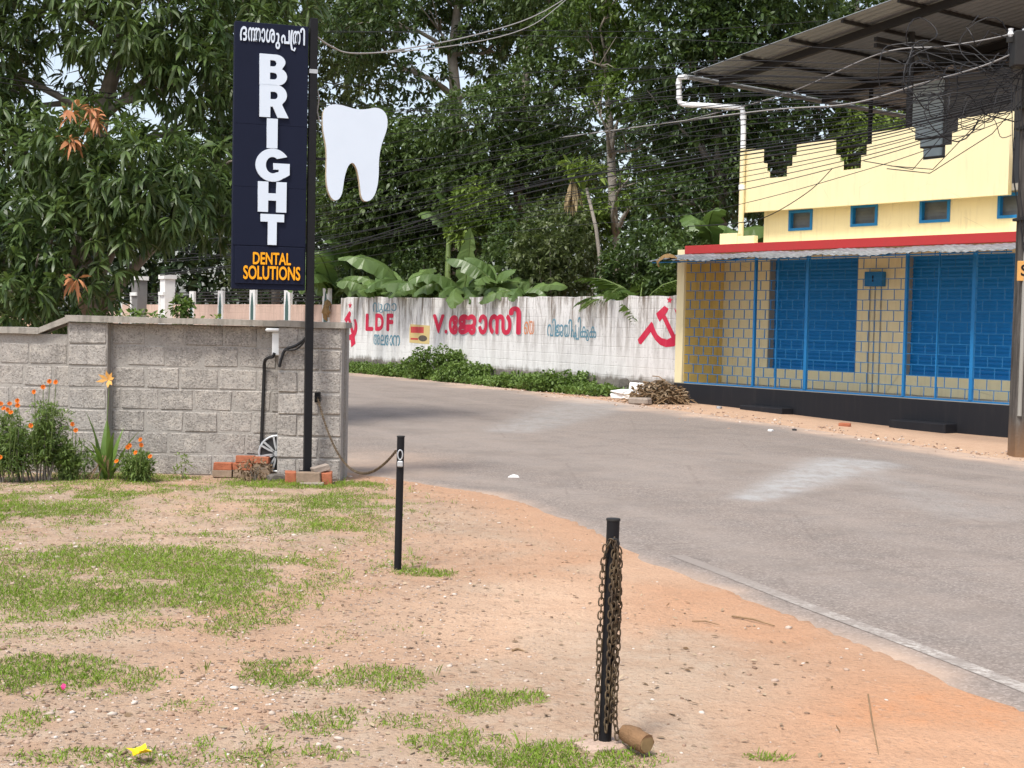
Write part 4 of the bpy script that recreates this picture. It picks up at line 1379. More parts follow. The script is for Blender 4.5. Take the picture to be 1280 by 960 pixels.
# terrace roof of metal sheet on steel trusses
RS = 0.128
rz = lambda x: 7.13 + RS * x
m = MB()
ny_ = 150
for i in range(ny_ + 1):
    y = 0.2 + 8.0 * i / ny_
    k = i % 4
    zz = (0.0, 0.03, 0.03, 0.0)[k]
    m.v += [(-0.05, y, rz(-0.05) + zz), (10.5, y, rz(10.5) + zz)]
    if i: m.f.append((2 * i - 2, 2 * i - 1, 2 * i + 1, 2 * i))
b_ = len(m.v)
m.v += [(x, y, z - 0.005) for x, y, z in m.v]
m.f += [tuple(b_ + k for k in reversed(f)) for f in list(m.f)]
for i in range(ny_):
    m.f.append((2 * i, 2 * i + 2, b_ + 2 * i + 2, b_ + 2 * i))
tr_ = m.build('terrace_roof', M['roof_underside'], sh_)
for y in (1.0, 4.4, 7.6):
    m = MB(); m.add([(0.1, y - .05, rz(.1) - .22), (10.3, y - .05, rz(10.3) - .22), (10.3, y + .05, rz(10.3) - .22), (.1, y + .05, rz(.1) - .22),
                     (0.1, y - .05, rz(.1) - .07), (10.3, y - .05, rz(10.3) - .07), (10.3, y + .05, rz(10.3) - .07), (.1, y + .05, rz(.1) - .07)],
                    [(0, 3, 2, 1), (4, 5, 6, 7), (0, 1, 5, 4), (1, 2, 6, 5), (2, 3, 7, 6), (3, 0, 4, 7)])
    m.build('rafter', M['dark_steel'], tr_)
for x in np.arange(0.12, 10.4, 1.32):
    bxm = MB(); bxm.box(x - .03, x + .03, 0.25, 8.1, rz(x) - .069, rz(x) - .008); bxm.build('purlin', M['dark_steel'], tr_)
for x in (4.3, 7.9):
    for z_ in (-.42, -.3):
        bxm = MB(); bxm.box(x - .04, x + .04, 1.0, 7.7, rz(x) + z_ - .08, rz(x) + z_); bxm.build('tie_beam', M['dark_steel'], tr_)
for (x, y, r_) in ((4.62, 1.7, .065), (1.5, 4.4, .05), (8.2, 4.4, .065), (8.2, 1.6, .065), (1.5, 7.6, .05)):
    pm = MB(); pm.tube([(x, y, ZT + .12), (x, y, rz(x) - .2)], r_, 8); pm.build('post', M['dark_steel'], tr_)
# gutter and drain pipe
pm = MB(); pm.tube([(-0.12, 0.22, 7.06), (-0.12, 8.1, 7.0)], 0.055, 10); pm.build('gutter', M['roof_underside'], tr_)
pts = [(-0.12, 0.16, 7.06), (-0.30, 0.16, 7.07), (-0.34, 0.17, 7.03), (-0.35, 0.18, 6.90), (-0.35, 0.2, 6.62), (-0.34, 0.22, 6.53), (-0.26, 0.25, 6.49),
       (0.86, 0.79, 6.36), (0.95, 0.82, 6.33), (0.975, 0.825, 6.24), (1.0, 0.825, 5.9), (1.005, 0.825, 5.46)]
pm = MB(); pm.tube(pts, 0.058, 10); dp = pm.build('drain_pipe', M['white_plastic'], sh_, 'auto')
pm = MB(); pm.tube([(1.005, 0.825, 5.459), (1.01, 0.825, 3.40)], 0.06, 10); pm.build('painted_downpipe', YP, dp, 'auto')
for p, q_ in (((-0.35, .18, 6.90), (-0.35, .18, 6.98)), ((-0.35, .2, 6.6), (-0.35, .2, 6.68)), ((0.985, .825, 6.1), (0.983, .825, 6.2)), ((1.0, .825, 4.6), (1.0, .825, 4.7))):
    pm = MB(); pm.tube([p, q_], 0.068, 10); pm.build('pipe_collar', M['white_plastic'], dp)
# room at the back of the terrace: shaded wall with a grey blue door panel
p, q_ = (2.871, 6.994), (3.716, 5.356)
bx('terrace_door', M['grey_blue_panel'], p[0], q_[0], 4.0, 4.06, ZT + .125, p[1], b=0.01)
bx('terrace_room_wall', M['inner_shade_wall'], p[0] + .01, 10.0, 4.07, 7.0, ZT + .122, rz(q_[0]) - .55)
# water tank corner over the roof
p = (2.687, 8.771)
m = MB(); m.tube([(p[0], 5.0, rz(p[0]) + .02), (p[0], 5.0, rz(p[0]) + .9)], 0.48, 20); 
o = m.build('water_tank', M['white_plastic'], None, 'auto', loc=(3.58, 30.5, 0), rot=(0, 0, FR)); tag(o, 'pale water tank standing on the metal terrace roof', 'water tank')
# two black steps
for nm, a, b in (('s', 2.22, 3.36), ('s', 5.95, 7.16)):
    bx('step', BK, a, b, -0.34, -0.002, -0.5, 0.06 if a < 3 else 0.02, b=0.012)

# ------------------------------------------------------------------ concrete utility pole
ux, uy = (7.239, 20.2, 0.009)[0], 20.2
up = thing('utility_pole', 'dark weathered concrete utility pole crowded with cables', 'utility pole', (ux + 0.165, uy, -0.14))
m = MB()
m.add([(-.165, -.15, -.4), (.165, -.15, -.4), (.165, .15, -.4), (-.165, .15, -.4), (-.15, -.11, 9.2), (.11, -.11, 9.2), (.11, .11, 9.2), (-.15, .11, 9.2)],
      [(0, 3, 2, 1), (4, 5, 6, 7), (0, 1, 5, 4), (1, 2, 6, 5), (2, 3, 7, 6), (3, 0, 4, 7)])
shaft = m.build('shaft', M['pole_concrete'], up)
m = MB(); m.tube([(-.12, -.16, 0.6), (-.115, -.145, 5.1)], 0.03, 8); m.build('cable_duct', M['jamb_cement'], up)
for z in (5.9, 6.5, 7.1):
    m = MB(); m.box(-.5, .5, -.2, -.15, z, z + .07); cr = m.build('cross_arm', M['dark_steel'], up)
    for x in (-.45, -.25, .28, .45):
        m = MB(); m.tube([(x, -.175, z + .07), (x, -.175, z + .11), (x, -.175, z + .15), (x, -.175, z + .19)], [.02, .045, .03, .04], 8); m.build('insulator', M['white_plastic'], cr)
m = MB(); m.bbox(-.42, -.18, -.3, -.05, 5.55, 6.05, 0.02); m.build('junction_box', M['dark_steel'], up)
for z in (4.7, 5.0, 3.4): 
    m = MB(); m.box(-.21, .17, -.19, .16, z, z + .04); m.build('strap', M['dark_steel'], up)
zp0, zp1 = (7.194, 20, 2.393)[2] + .14, (7.184, 20, 2.677)[2] + .14
xp = (7.172, 20, 2.54)[0] - (ux + 0.165)
m = MB(); m.bbox(xp, xp + .26, -.175, -.16, zp0, zp1, 0.005); pl_ = m.build('number_plate', M['plate_orange'], up)
link('plate_letter', text_shape('plate_letter', 'S', M['black_steel'], xp + .05, xp + .15, zp0 + .07, zp1 - .05, .003, .02), pl_, (0, -.1752, 0))

# ------------------------------------------------------------------ overhead cables
def wire(pts, r, mat, label, group='overhead cables strung to the concrete pole', sag=0.0, seg=4, n=10, name='overhead_cable'):
    P = [Vector(p) for p in pts]
    return cable(name, P, r, mat, label, 'cable', group, seg, n)
LBL = 'thin dark overhead cable strung across the trees to the concrete pole'
wire([(7.047, 20.15, 5.389), (5.602, 22.9, 5.71), (3.28, 27.3, 6.355), (-0.125, 33.6, 6.125), (-6.526, 45, 5.783), (-14.669, 58, 6.065)], 0.007, 'cable_black', LBL)
wire([(7.049, 20.15, 5.343), (5.604, 22.9, 5.652), (3.282, 27.3, 6.278), (-0.121, 33.6, 5.974), (-6.522, 45, 5.528), (-14.665, 58, 5.713)], 0.007, 'cable_black', LBL)
wire([(7.051, 20.15, 5.287), (5.608, 22.9, 5.548), (3.286, 27.3, 6.11), (-0.138, 33.6, 6.768), (-6.561, 45, 8.17), (-14.706, 58, 9.832)], 0.008, 'cable_black', LBL)
wire([(7.052, 20.15, 5.242), (5.609, 22.9, 5.503), (3.288, 27.3, 6.064), (-0.136, 33.6, 6.655), (-6.557, 45, 7.916), (-14.702, 58, 9.46)], 0.007, 'cable_black', LBL)
wire([(7.054, 20.15, 5.208), (5.611, 22.9, 5.444), (3.29, 27.3, 5.972), (-0.116, 33.6, 5.708), (-6.516, 45, 5.121), (-14.66, 58, 5.164)], 0.007, 'cable_black', LBL)
wire([(7.055, 20.15, 5.162), (5.614, 22.9, 5.339), (3.295, 27.3, 5.787), (-0.11, 33.6, 5.424), (-6.512, 45, 4.866), (-14.657, 58, 4.893)], 0.008, 'cable_black', LBL)
wire([(7.057, 20.15, 5.117), (5.616, 22.9, 5.274), (3.297, 27.3, 5.695), (-0.107, 33.6, 5.272), (-6.509, 45, 4.636), (-14.654, 58, 4.585)], 0.007, 'cable_black', LBL)
wire([(7.059, 20.15, 5.072), (5.622, 22.9, 5.089), (3.307, 27.3, 5.326), (-0.132, 33.6, 6.466), (-6.566, 45, 8.524), (-14.714, 58, 10.632)], 0.006, 'cable_black', LBL)
wire([(7.059, 20.15, 5.049), (5.626, 22.9, 4.969), (3.314, 27.3, 5.08), (-0.101, 33.6, 4.987), (-6.505, 45, 4.356), (-14.651, 58, 4.269)], 0.008, 'cable_black', LBL)
wire([(7.061, 20.15, 5.015), (5.629, 22.9, 4.883), (3.318, 27.3, 4.926), (-0.097, 33.6, 4.797), (-6.501, 45, 4.075), (-14.648, 58, 3.895)], 0.009, 'cable_black', LBL)
wire([(7.062, 20.15, 4.981), (5.63, 22.9, 4.838), (3.319, 27.3, 4.864), (-0.096, 33.6, 4.759), (-6.496, 45, 3.743), (-14.642, 58, 3.339)], 0.016, 'cable_black', 'thickest black cable bundle sweeping low past the sign board')
wire([(7.063, 20.15, 4.947), (5.632, 22.9, 4.786), (3.321, 27.3, 4.787), (-0.094, 33.6, 4.645), (-6.495, 45, 3.666), (-14.641, 58, 3.275)], 0.012, 'cable_black', 'second thickest black cable just under the thickest bundle')
wire([(7.064, 20.15, 4.913), (5.635, 22.9, 4.68), (3.327, 27.3, 4.587), (-0.091, 33.6, 4.531), (-6.502, 45, 4.151), (-14.65, 58, 4.19)], 0.007, 'cable_black', LBL)
wire([(7.066, 20.15, 4.857), (5.64, 22.9, 4.548), (3.333, 27.3, 4.356), (-0.087, 33.6, 4.341), (-6.498, 45, 3.871), (-14.647, 58, 3.816)], 0.006, 'cable_black', LBL)
wire([(7.039, 20.15, 5.592), (5.588, 22.9, 6.175), (3.258, 27.3, 7.167), (-0.174, 33.6, 8.466), (-6.599, 45, 10.798), (-14.741, 58, 13.379)], 0.005, 'cable_black', 'topmost straight thin cable running high to the concrete pole')
wire([(7.042, 20.15, 5.524), (5.595, 22.9, 5.951), (3.27, 27.3, 6.738), (-0.148, 33.6, 7.222), (-6.552, 45, 7.587), (-14.693, 58, 8.542)], 0.006, 'cable_black', LBL)
wire([(7.045, 20.15, 5.434), (5.599, 22.9, 5.808), (3.275, 27.3, 6.524), (-0.136, 33.6, 6.655), (-6.539, 45, 6.698), (-14.682, 58, 7.338)], 0.006, 'cable_black', LBL)
wire([(7.069, 20.15, 4.8), (5.644, 22.9, 4.403), (3.34, 27.3, 4.093), (-0.082, 33.6, 4.094), (-6.494, 45, 3.589), (-14.643, 58, 3.476)], 0.007, 'cable_black', LBL)
wire([(7.071, 20.15, 4.721), (5.65, 22.9, 4.239), (3.347, 27.3, 3.815), (-0.076, 33.6, 3.808), (-6.491, 45, 3.385), (-14.642, 58, 3.293)], 0.006, 'cable_black', 'lowest thin black cable crossing in front of the parapet')

wire([(7.048, 20.15, 5.366), (5.602, 22.9, 5.732), (3.277, 27.3, 6.462), (-0.144, 33.6, 7.033), (-6.558, 45, 7.967), (-14.701, 58, 9.319)], 0.007, 'cable_black', LBL)
wire([(7.049, 20.15, 5.321), (5.611, 22.9, 5.439), (3.293, 27.3, 5.849), (-0.117, 33.6, 5.784), (-6.536, 45, 6.495), (-14.683, 58, 7.512)], 0.008, 'cable_black', LBL)
wire([(7.051, 20.15, 5.264), (5.616, 22.9, 5.301), (3.3, 27.3, 5.603), (-0.113, 33.6, 5.595), (-6.529, 45, 5.987), (-14.676, 58, 6.741)], 0.007, 'cable_black', LBL)
wire([(7.054, 20.15, 5.185), (5.619, 22.9, 5.205), (3.303, 27.3, 5.48), (-0.104, 33.6, 5.139), (-6.518, 45, 5.223), (-14.665, 58, 5.687)], 0.007, 'cable_black', LBL)
wire([(7.056, 20.15, 5.129), (5.621, 22.9, 5.134), (3.305, 27.3, 5.388), (-0.103, 33.6, 5.101), (-6.514, 45, 4.968), (-14.661, 58, 5.266)], 0.008, 'cable_black', LBL)
wire([(7.059, 20.15, 5.072), (5.624, 22.9, 5.022), (3.31, 27.3, 5.203), (-0.098, 33.6, 4.835), (-6.507, 45, 4.509), (-14.655, 58, 4.628)], 0.007, 'cable_black', LBL)
wire([(7.06, 20.15, 5.038), (5.628, 22.9, 4.91), (3.316, 27.3, 4.988), (-0.099, 33.6, 4.911), (-6.511, 45, 4.764), (-14.659, 58, 5.026)], 0.007, 'cable_black', LBL)
wire([(7.063, 20.15, 4.959), (5.634, 22.9, 4.732), (3.324, 27.3, 4.68), (-0.089, 33.6, 4.417), (-6.499, 45, 3.947), (-14.648, 58, 3.903)], 0.008, 'cable_black', LBL)
wire([(7.066, 20.15, 4.879), (5.638, 22.9, 4.595), (3.33, 27.3, 4.464), (-0.09, 33.6, 4.455), (-6.503, 45, 4.228), (-14.652, 58, 4.369)], 0.007, 'cable_black', LBL)
wire([(7.068, 20.15, 4.823), (5.642, 22.9, 4.47), (3.336, 27.3, 4.248), (-0.085, 33.6, 4.227), (-6.497, 45, 3.845), (-14.647, 58, 3.841)], 0.007, 'cable_black', LBL)
wire([(7.044, 20.15, 5.479), (5.597, 22.9, 5.874), (3.272, 27.3, 6.646), (-0.155, 33.6, 7.562), (-6.573, 45, 8.98), (-14.715, 58, 10.762)], 0.007, 'cable_black', LBL)
wire([(7.046, 20.15, 5.411), (5.604, 22.9, 5.663), (3.283, 27.3, 6.248), (-0.132, 33.6, 6.466), (-6.548, 45, 7.308), (-14.693, 58, 8.514)], 0.007, 'cable_black', LBL)
for k_, (P_, r_, lb_) in enumerate([
    ([(-6.82, 17, 4.577), (-6.682, 18.2, 4.664), (-5.923, 21, 4.917), (-4.825, 24.5, 5.394), (-3.609, 28, 5.922)], .008, 'upper dark cable sagging across the mango leaves beside the sign'),
    ([(-6.9, 17.2, 4.554), (-6.756, 18.4, 4.635), (-5.979, 21.2, 4.876), (-4.864, 24.7, 5.369), (-3.634, 28.2, 5.904)], .008, 'lower dark cable sagging across the mango leaves beside the sign'),
    ([(-9.631, 24, 6.51), (-6.609, 26, 6.965), (-3.947, 28, 7.314), (-0.162, 31, 8.043), (4.052, 34, 8.749), (9.672, 38, 10.074)], .007, 'straight faint cable high across the trees'),
    ([(-9.42, 40, 3.434), (-8.215, 42, 3.463), (-6.351, 44, 3.646)], .014, 'short thick cable running behind the sign board'),
    ([(5.375, 24, 4.378), (5.103, 24.6, 4.034), (4.595, 25.6, 3.682), (4.173, 26.6, 3.613), (3.439, 28, 3.633)], .009, 'black service cable drooping over the parapet wall')]):
    wire(P_, r_, 'cable_black', lb_)
wire([(-2.035, 13.93, 4.466), (-1.909, 14, 4.366), (-1.689, 14.3, 4.337), (-1.263, 15, 4.517), (-0.459, 16.5, 5.008), (0.308, 18, 5.612), (1.232, 20, 6.674)], .007, 'cable_grey', 'pale service wire sagging away from the top of the sign pole')
wire([(-2.035, 13.93, 4.458), (-1.853, 14, 4.343), (-1.608, 14.3, 4.339), (-0.784, 15.6, 4.678), (0.007, 17, 5.158), (0.509, 18, 5.697), (1.339, 20, 6.899)], .006, 'cable_grey', 'second pale service wire looping below its twin from the sign pole')
wire([(7.244, 20, 5.949), (6.885, 20.6, 5.928), (6.4, 21.3, 5.939), (5.772, 22.6, 6.065), (4.69, 24.9, 5.767), (3.299, 27.3, 5.634)], .010, 'cable_grey', 'pale twisted service cable crossing the terrace roof')
wire([(7.043, 20.1, 5.628), (6.713, 20.6, 5.508), (6.143, 21.6, 5.422), (5.379, 23, 5.319), (4.234, 25.5, 5.539), (0.972, 32, 5.863)], .012, 'cable_grey', 'grey clamped cable reaching down from the concrete pole')
# loose coils hanging at the pole
rg = random.Random(5)
tm = MB()
for k in range(26):
    px0 = rg.uniform(-1.7, -0.05); zc = rg.uniform(4.9, 6.3); rr_ = rg.uniform(.12, .42); ph = rg.uniform(0, 6.3); sq = rg.uniform(.5, 1.3)
    arc = rg.uniform(2.2, 6.6)
    yo = rg.uniform(-.1, .6)
    P_ = [(px0 + rr_ * math.cos(ph + arc * i / 16) , -.3 + yo - px0 * .9 + .06 * math.sin(i * .9 + k), zc + rr_ * sq * math.sin(ph + arc * i / 16) + .05 * math.sin(i * .7 + k)) for i in range(17)]
    tm.tube(P_, rg.choice((.006, .008, .01)), 4)
for k in range(12):
    z0_ = rg.uniform(5.0, 6.6); x1_ = rg.uniform(-2.0, -.5); z1_ = rg.uniform(4.2, 6.2)
    tm.tube([(-.1, -.2, z0_), (x1_ * .3, -.25 - x1_ * .3, (z0_ * .6 + z1_ * .4) - rg.uniform(.05, .4)), (x1_ * .7, -.25 - x1_ * .7, z1_ - rg.uniform(0, .3)), (x1_, -.25 - x1_, z1_)], .007, 4)
for k in range(7):
    x_ = -.15 - .05 * k
    tm.tube([(x_ + rg.uniform(-.05, .05), -.25, 5.3), (x_ + .04, -.28, 4.6), (x_ + rg.uniform(0, .2), -.26, 4.0), (-.13, -.2, 3.4 - .1 * k)], .006, 4)
tag(tm.build('cable_tangle', M['cable_black'], None, loc=(ux + .165, uy, -.14)), 'messy tangle of black cable loops hanging at the concrete pole', 'cables', None, 'stuff')

# ------------------------------------------------------------------ vegetation
def crown_points(lobes, n, shell=0.55):
    """points in ellipsoidal lobes, thicker towards the outside, with holes"""
    wts = np.array([l[3] * l[4] * l[5] * (l[6] if len(l) > 6 else 1) for l in lobes]) ** 0.8
    idx = RNG.choice(len(lobes), n, p=wts / wts.sum())
    Lb = np.array([l[:6] for l in lobes])[idx]
    d = unit(RNG.normal(size=(n, 3)))
    r = RNG.random(n) ** (1 / 3)
    r = shell + (1 - shell) * r
    r = np.where(RNG.random(n) < 0.25, RNG.random(n), r)
    P = Lb[:, :3] + d * Lb[:, 3:6] * r[:, None]
    return P, d, idx


def hole_mask(P, scale, thr, seed):
    v = vnoise(P[:, 0] * scale + P[:, 1] * 0.7 * scale, P[:, 2] * scale + P[:, 1] * 0.5 * scale, seed, 2)
    return v > thr


def rosettes(P, out, k, L, W_, tone, mat, name, droop=0.5, up=0.15, hang=0.0, spread=0.9):
    n = len(P)
    ax = unit(out + RNG.normal(0, 0.35, (n, 3)) + np.array([0, 0, up]))
    Pk = np.repeat(P, k, 0)
    a = np.repeat(ax, k, 0)
    D = unit(a * 0.55 + RNG.normal(0, spread, (n * k, 3)) * 0.75 + np.array([0, 0, -hang]))
    Ls = L * RNG.uniform(0.7, 1.2, n * k)
    T = np.clip(np.repeat(tone, k) + RNG.normal(0, 0.13, n * k), 0, 1)
    return leaf_mesh(name, Pk + D * 0.02, D, Ls, Ls * W_ * RNG.uniform(.8, 1.2, n * k), T, droop * RNG.uniform(.4, 1.3, n * k), M[mat])


def limb_paths(m, trunk, lobes, r0, sub=3):
    """a tapering trunk with a forked limb into every lobe"""
    tp = [Vector(p) for p in trunk]
    k = len(tp)
    m.tube(tp, [r0 * (1 - 0.6 * i / (k - 1)) * (1.25 if i == 0 else 1) for i in range(k)], 9)
    for l in lobes:
        c = Vector(l[:3])
        j = min(range(k), key=lambda i: (tp[i] - c).length + (2.0 if tp[i].z > c.z else 0) + (3 if i == 0 else 0))
        s = tp[j]
        mid = s.lerp(c, 0.5) + Vector((random.uniform(-.3, .3), random.uniform(-.3, .3), random.uniform(-.1, .5)))
        rr = r0 * (1 - 0.6 * j / (k - 1)) * 0.55
        m.tube([s, s.lerp(mid, .5) + Vector((random.uniform(-.1, .1), 0, random.uniform(0, .15))), mid, c], [rr, rr * .8, rr * .6, rr * .25], 6)
        for q in range(sub):
            e = c + Vector((random.uniform(-1, 1) * l[3], random.uniform(-1, 1) * l[4], random.uniform(-.5, 1) * l[5])) * 0.85
            b = mid.lerp(c, random.uniform(.1, .8))
            m.tube([b, b.lerp(e, .5) + Vector((0, 0, random.uniform(0, .25))), e], [rr * .35, rr * .22, rr * .06], 5)


def tree(name, label, base, trunk, lobes, nros, k, L, W_, mat, bark='bark', r0=.2, group=None, thr=.36, hscale=.7, droop=.5, up=.15, hang=0.1, tone=.45, tonevar=.22, spread=.9, shell=.5, sub=3):
    t = thing(name, label, 'tree', (base[0], base[1], 0), 0, group)
    inv = -np.array([base[0], base[1], 0.0])
    m = MB()
    limb_paths(m, trunk, lobes, r0, sub)
    me = m.mesh('trunk', M[bark], True, fix=False)
    me.transform(Matrix.Translation(inv))
    link('trunk', me, t)
    P, d, idx = crown_points(lobes, nros, shell)
    ok = hole_mask(P, hscale, thr, len(name) + int(abs(base[0] * 7)))
    P, d, idx = P[ok], d[ok], idx[ok]
    lt = RNG.uniform(-1, 1, len(lobes))[idx] * tonevar * .6
    tn = tone + lt + tonevar * (vnoise(P[:, 0] * 1.3 + P[:, 1], P[:, 2] * 1.3, 8, 2) - .5) * 1.6
    me = rosettes(P, d, k, L, W_, tn, mat, 'crown', droop, up, hang, spread)
    me.transform(Matrix.Translation(inv))
    link('crown', me, t)
    return t


def lobes_px(items, jit=0.0):
    """(x, y, z, radius[, flatness]) -> lobe tuples"""
    out = []
    for it in items:
        (x, y, z), r = it[0], it[1]
        fl = it[2] if len(it) > 2 else 0.8
        out.append((x, y + random.uniform(-jit, jit), z, r, r * 1.1, r * fl))
    return out


# mango tree behind the block wall
mb_ = (-6.252, 21, 1.315)
LB = lobes_px([((-8.342, 20.5, 5.684), 1.3), ((-7.24, 21, 6.044), 1.0, .6), ((-5.617, 20.5, 5.912), 1.15, .7), ((-4.443, 21, 5.632), 1.1), ((-3.886, 21.5, 6.222), .9), ((-4.797, 20.5, 5.125), .75), ((-6.553, 21.5, 5.202), .5, .6),
               ((-6.883, 20, 3.754), 1.0), ((-5.855, 19.6, 3.897), .95), ((-5.016, 19.6, 3.416), 1.0), ((-4.315, 20.5, 3.632), .95), ((-7.794, 20, 4.131), .95), ((-6.781, 19.4, 2.645), .95), ((-6, 19.2, 2.704), .95),
               ((-5.068, 19.6, 3.115), .65), ((-4.405, 20.4, 3.193), .6), ((-7.704, 19.5, 2.41), 1.1), ((-6.745, 19, 1.92), .75), ((-6.149, 19, 1.965), .7), ((-4.369, 21, 4.452), .7), ((-7.41, 20.5, 4.897), .45), ((-8.669, 21, 7.187), 1.5), ((-6.299, 21, 7.353), 1.5), ((-4.267, 21.5, 7.534), 1.4)], .35)
tree('mango_tree', 'big mango tree with long drooping leaves behind the block wall', mb_, [(mb_[0], mb_[1], -.2), (-6.338, 21.2, 1.554), (-6.447, 21.2, 3.239), (-6.277, 21.2, 4.56), (-5.985, 21.2, 5.638), (-6.054, 21.4, 7.112)], LB, 3700, 12, .23, .2, 'mango_leaf',
     'bark', .2, None, .265, .9, .55, .1, .28, .42, .3, .8, .45)
mt = [o for o in C.objects if o.name == 'mango_tree'][0]
# flushes of young coppery leaves on it
for (c, n_) in (((-5.951, 18.7, 4.313), 7), ((-5.581, 18.6, 4.243), 11), ((-5.875, 18.6, 3.965), 8), ((-5.725, 18.3, 2.062), 6)):
    P = np.array([c]) + RNG.normal(0, .05, (3, 3))
    me = rosettes(P, np.tile(np.array([[0, -.5, .2]]), (3, 1)), n_, .21, .22, np.full(3, .5), 'mango_young', 'young_leaves', .7, .1, .4, .9)
    me.transform(Matrix.Translation((-mb_[0], -mb_[1], 0)))
    link('young_leaves', me, mt)
P = np.array([(-4.998, 18.8, 3.882)]) + RNG.normal(0, .06, (4, 3))
me = rosettes(P, np.tile(np.array([[0, -.5, .3]]), (4, 1)), 7, .17, .25, np.full(4, .9), 'bright_leaf', 'young_leaves', .5, .2, .2)
me.transform(Matrix.Translation((-mb_[0], -mb_[1], 0))); link('young_leaves', me, mt)

G_ = 'trees crowding behind the white wall'
def T_(name, label, base, trunk, items, n, k, L, W_, mat, **kw):
    return tree(name, label, base, trunk, lobes_px(items, .8), n, k, L, W_, mat, group=G_, **kw)

b = (-9.06, 53.5, 1.552)
T_('leafy_tree', 'dusty olive tree whose crown shows above the navy sign board', b, [(b[0], b[1], -.2), (-9.121, 53.5, 6.111), (-9.114, 53.5, 10.037), (-9.064, 53.5, 13.04)],
   [((-10.28, 52, 12.69), 2.2), ((-7.476, 53, 12.668), 2.5), ((-6.298, 53.5, 10.396), 1.6), ((-9.371, 52, 10.668), 2.2), ((-7.094, 54, 8.638), 2.0), ((-9.512, 53, 7.857), 2.2), ((-7.511, 53, 15.036), 3), ((-12.141, 54, 7.619), 1.8), ((-7.902, 54.5, 6.532), 1.8), ((-6.395, 54, 12.901), 2.0)], 3800, 8, .27, .34, 'olive_leaf', r0=.16, thr=.28, tone=.5)
b = (-2.331, 50, 1.687)
T_('spreading_tree', 'tall tree with bare grey forked limbs in the middle of the grove', b, [(b[0], b[1], -.2), (-2.328, 50, 4.532), (-2.211, 50, 7.365), (-2.195, 50, 9.479), (-2.366, 50, 11.02), (-2.2, 50, 12.704), (-2.147, 50, 14.381)],
   [((-4.97, 49, 11.739), 2.0, .55), ((-2.953, 50, 12.129), 1.7, .6), ((-3.554, 49, 10.119), 1.3, .6), ((-0.673, 50, 11.336), 1.8, .6), ((-1.425, 50, 13.559), 2.4), ((-4.254, 50, 13.779), 2.4), ((0.287, 50, 12.756), 2), ((-0.209, 49, 9.5), 1.4), ((-5.477, 50, 10.815), 1.0), ((-3.525, 49, 8.466), 1.2)],
   3400, 9, .24, .36, 'forest_leaf', bark='pale_bark', r0=.3, thr=.33, hscale=.55, tone=.4, sub=4)
b = (0.219, 46, 1.733)
T_('leafy_tree', 'dark glossy tree right of the bare limbed tree in the grove', b, [(b[0], b[1], -.2), (0.141, 46, 5.392), (0.211, 46, 8.251), (0.292, 46, 10.58)],
   [((-1.192, 45, 7.825), 1.6), ((0.833, 45, 8.628), 1.9), ((-0.136, 44, 6.219), 1.7), ((1.389, 45, 6.609), 1.5), ((-1.647, 44.5, 5.862), 1.4), ((1.853, 46, 10.612), 1.8), ((1.027, 46, 12.654), 2.0), ((0.401, 44, 4.487), 1.4)], 5200, 8, .2, .38, 'forest_leaf', r0=.25, thr=.28, tone=.45)
b = (2.956, 41, 1.782)
T_('slender_tree', 'tall slender tree with straight pale trunk and yellowish upper leaves', b, [(b[0], b[1], -.2), (2.899, 41, 4.113), (2.75, 41, 6.431), (2.602, 41, 8.737), (2.483, 41, 10.803), (2.398, 41, 12.404)],
   [((1.959, 40, 9.114), 1.0), ((3.236, 40.5, 9.574), 1.1), ((2.101, 40, 7.881), .9), ((3.499, 40.5, 8.215), 1.0), ((2.524, 40.5, 10.58), 1.1), ((3.83, 40, 6.79), 1.0), ((3.134, 39.5, 5.708), .9), ((4.089, 40, 5.552), .8), ((1.636, 41, 10.327), .9), ((2.283, 41, 12.402), 1.6)], 2400, 8, .19, .36, 'bright_leaf', bark='pale_bark', r0=.16, thr=.38, tone=.22, tonevar=.3)
b = (-3.922, 48.5, 1.651)
T_('leafy_tree', 'mid green bushy tree seen below the white tooth sign', b, [(b[0], b[1], -.2), (-3.97, 48.5, 4.409), (-3.87, 48.5, 6.609), (-3.766, 48.5, 8.527)],
   [((-4.749, 47.5, 7.292), 1.7), ((-2.826, 47, 7.006), 1.7), ((-3.87, 47, 5.656), 1.8), ((-5.528, 47.5, 5.396), 1.5), ((-1.963, 46.5, 4.862), 1.5), ((-3.842, 47, 4.057), 1.5), ((-6.021, 48, 7.055), 1.2)], 5200, 8, .2, .4, 'forest_leaf', r0=.2, thr=.26, tone=.55)
b = (5.749, 39, 1.837)
T_('leafy_tree', 'dark dense tree rising behind the left end of the shop roof', b, [(b[0], b[1], -.2), (5.658, 39, 5.159), (5.469, 39, 8.015), (5.299, 39, 10.199)],
   [((4.601, 38.5, 9.214), 1.7), ((6.205, 39, 9.344), 1.8), ((5.089, 38.5, 7.277), 1.6), ((6.703, 39, 7.382), 1.5), ((5.567, 38.5, 5.767), 1.4), ((4.222, 38, 4.827), 1.1), ((7.197, 39, 5.632), 1.3), ((4.609, 39, 11.275), 1.8), ((6.904, 39.5, 11.224), 2), ((4.049, 39, 7.327), 1.1)], 5400, 8, .2, .38, 'forest_leaf', r0=.24, thr=.25, tone=.36)
b = (10.504, 42, 1.942)
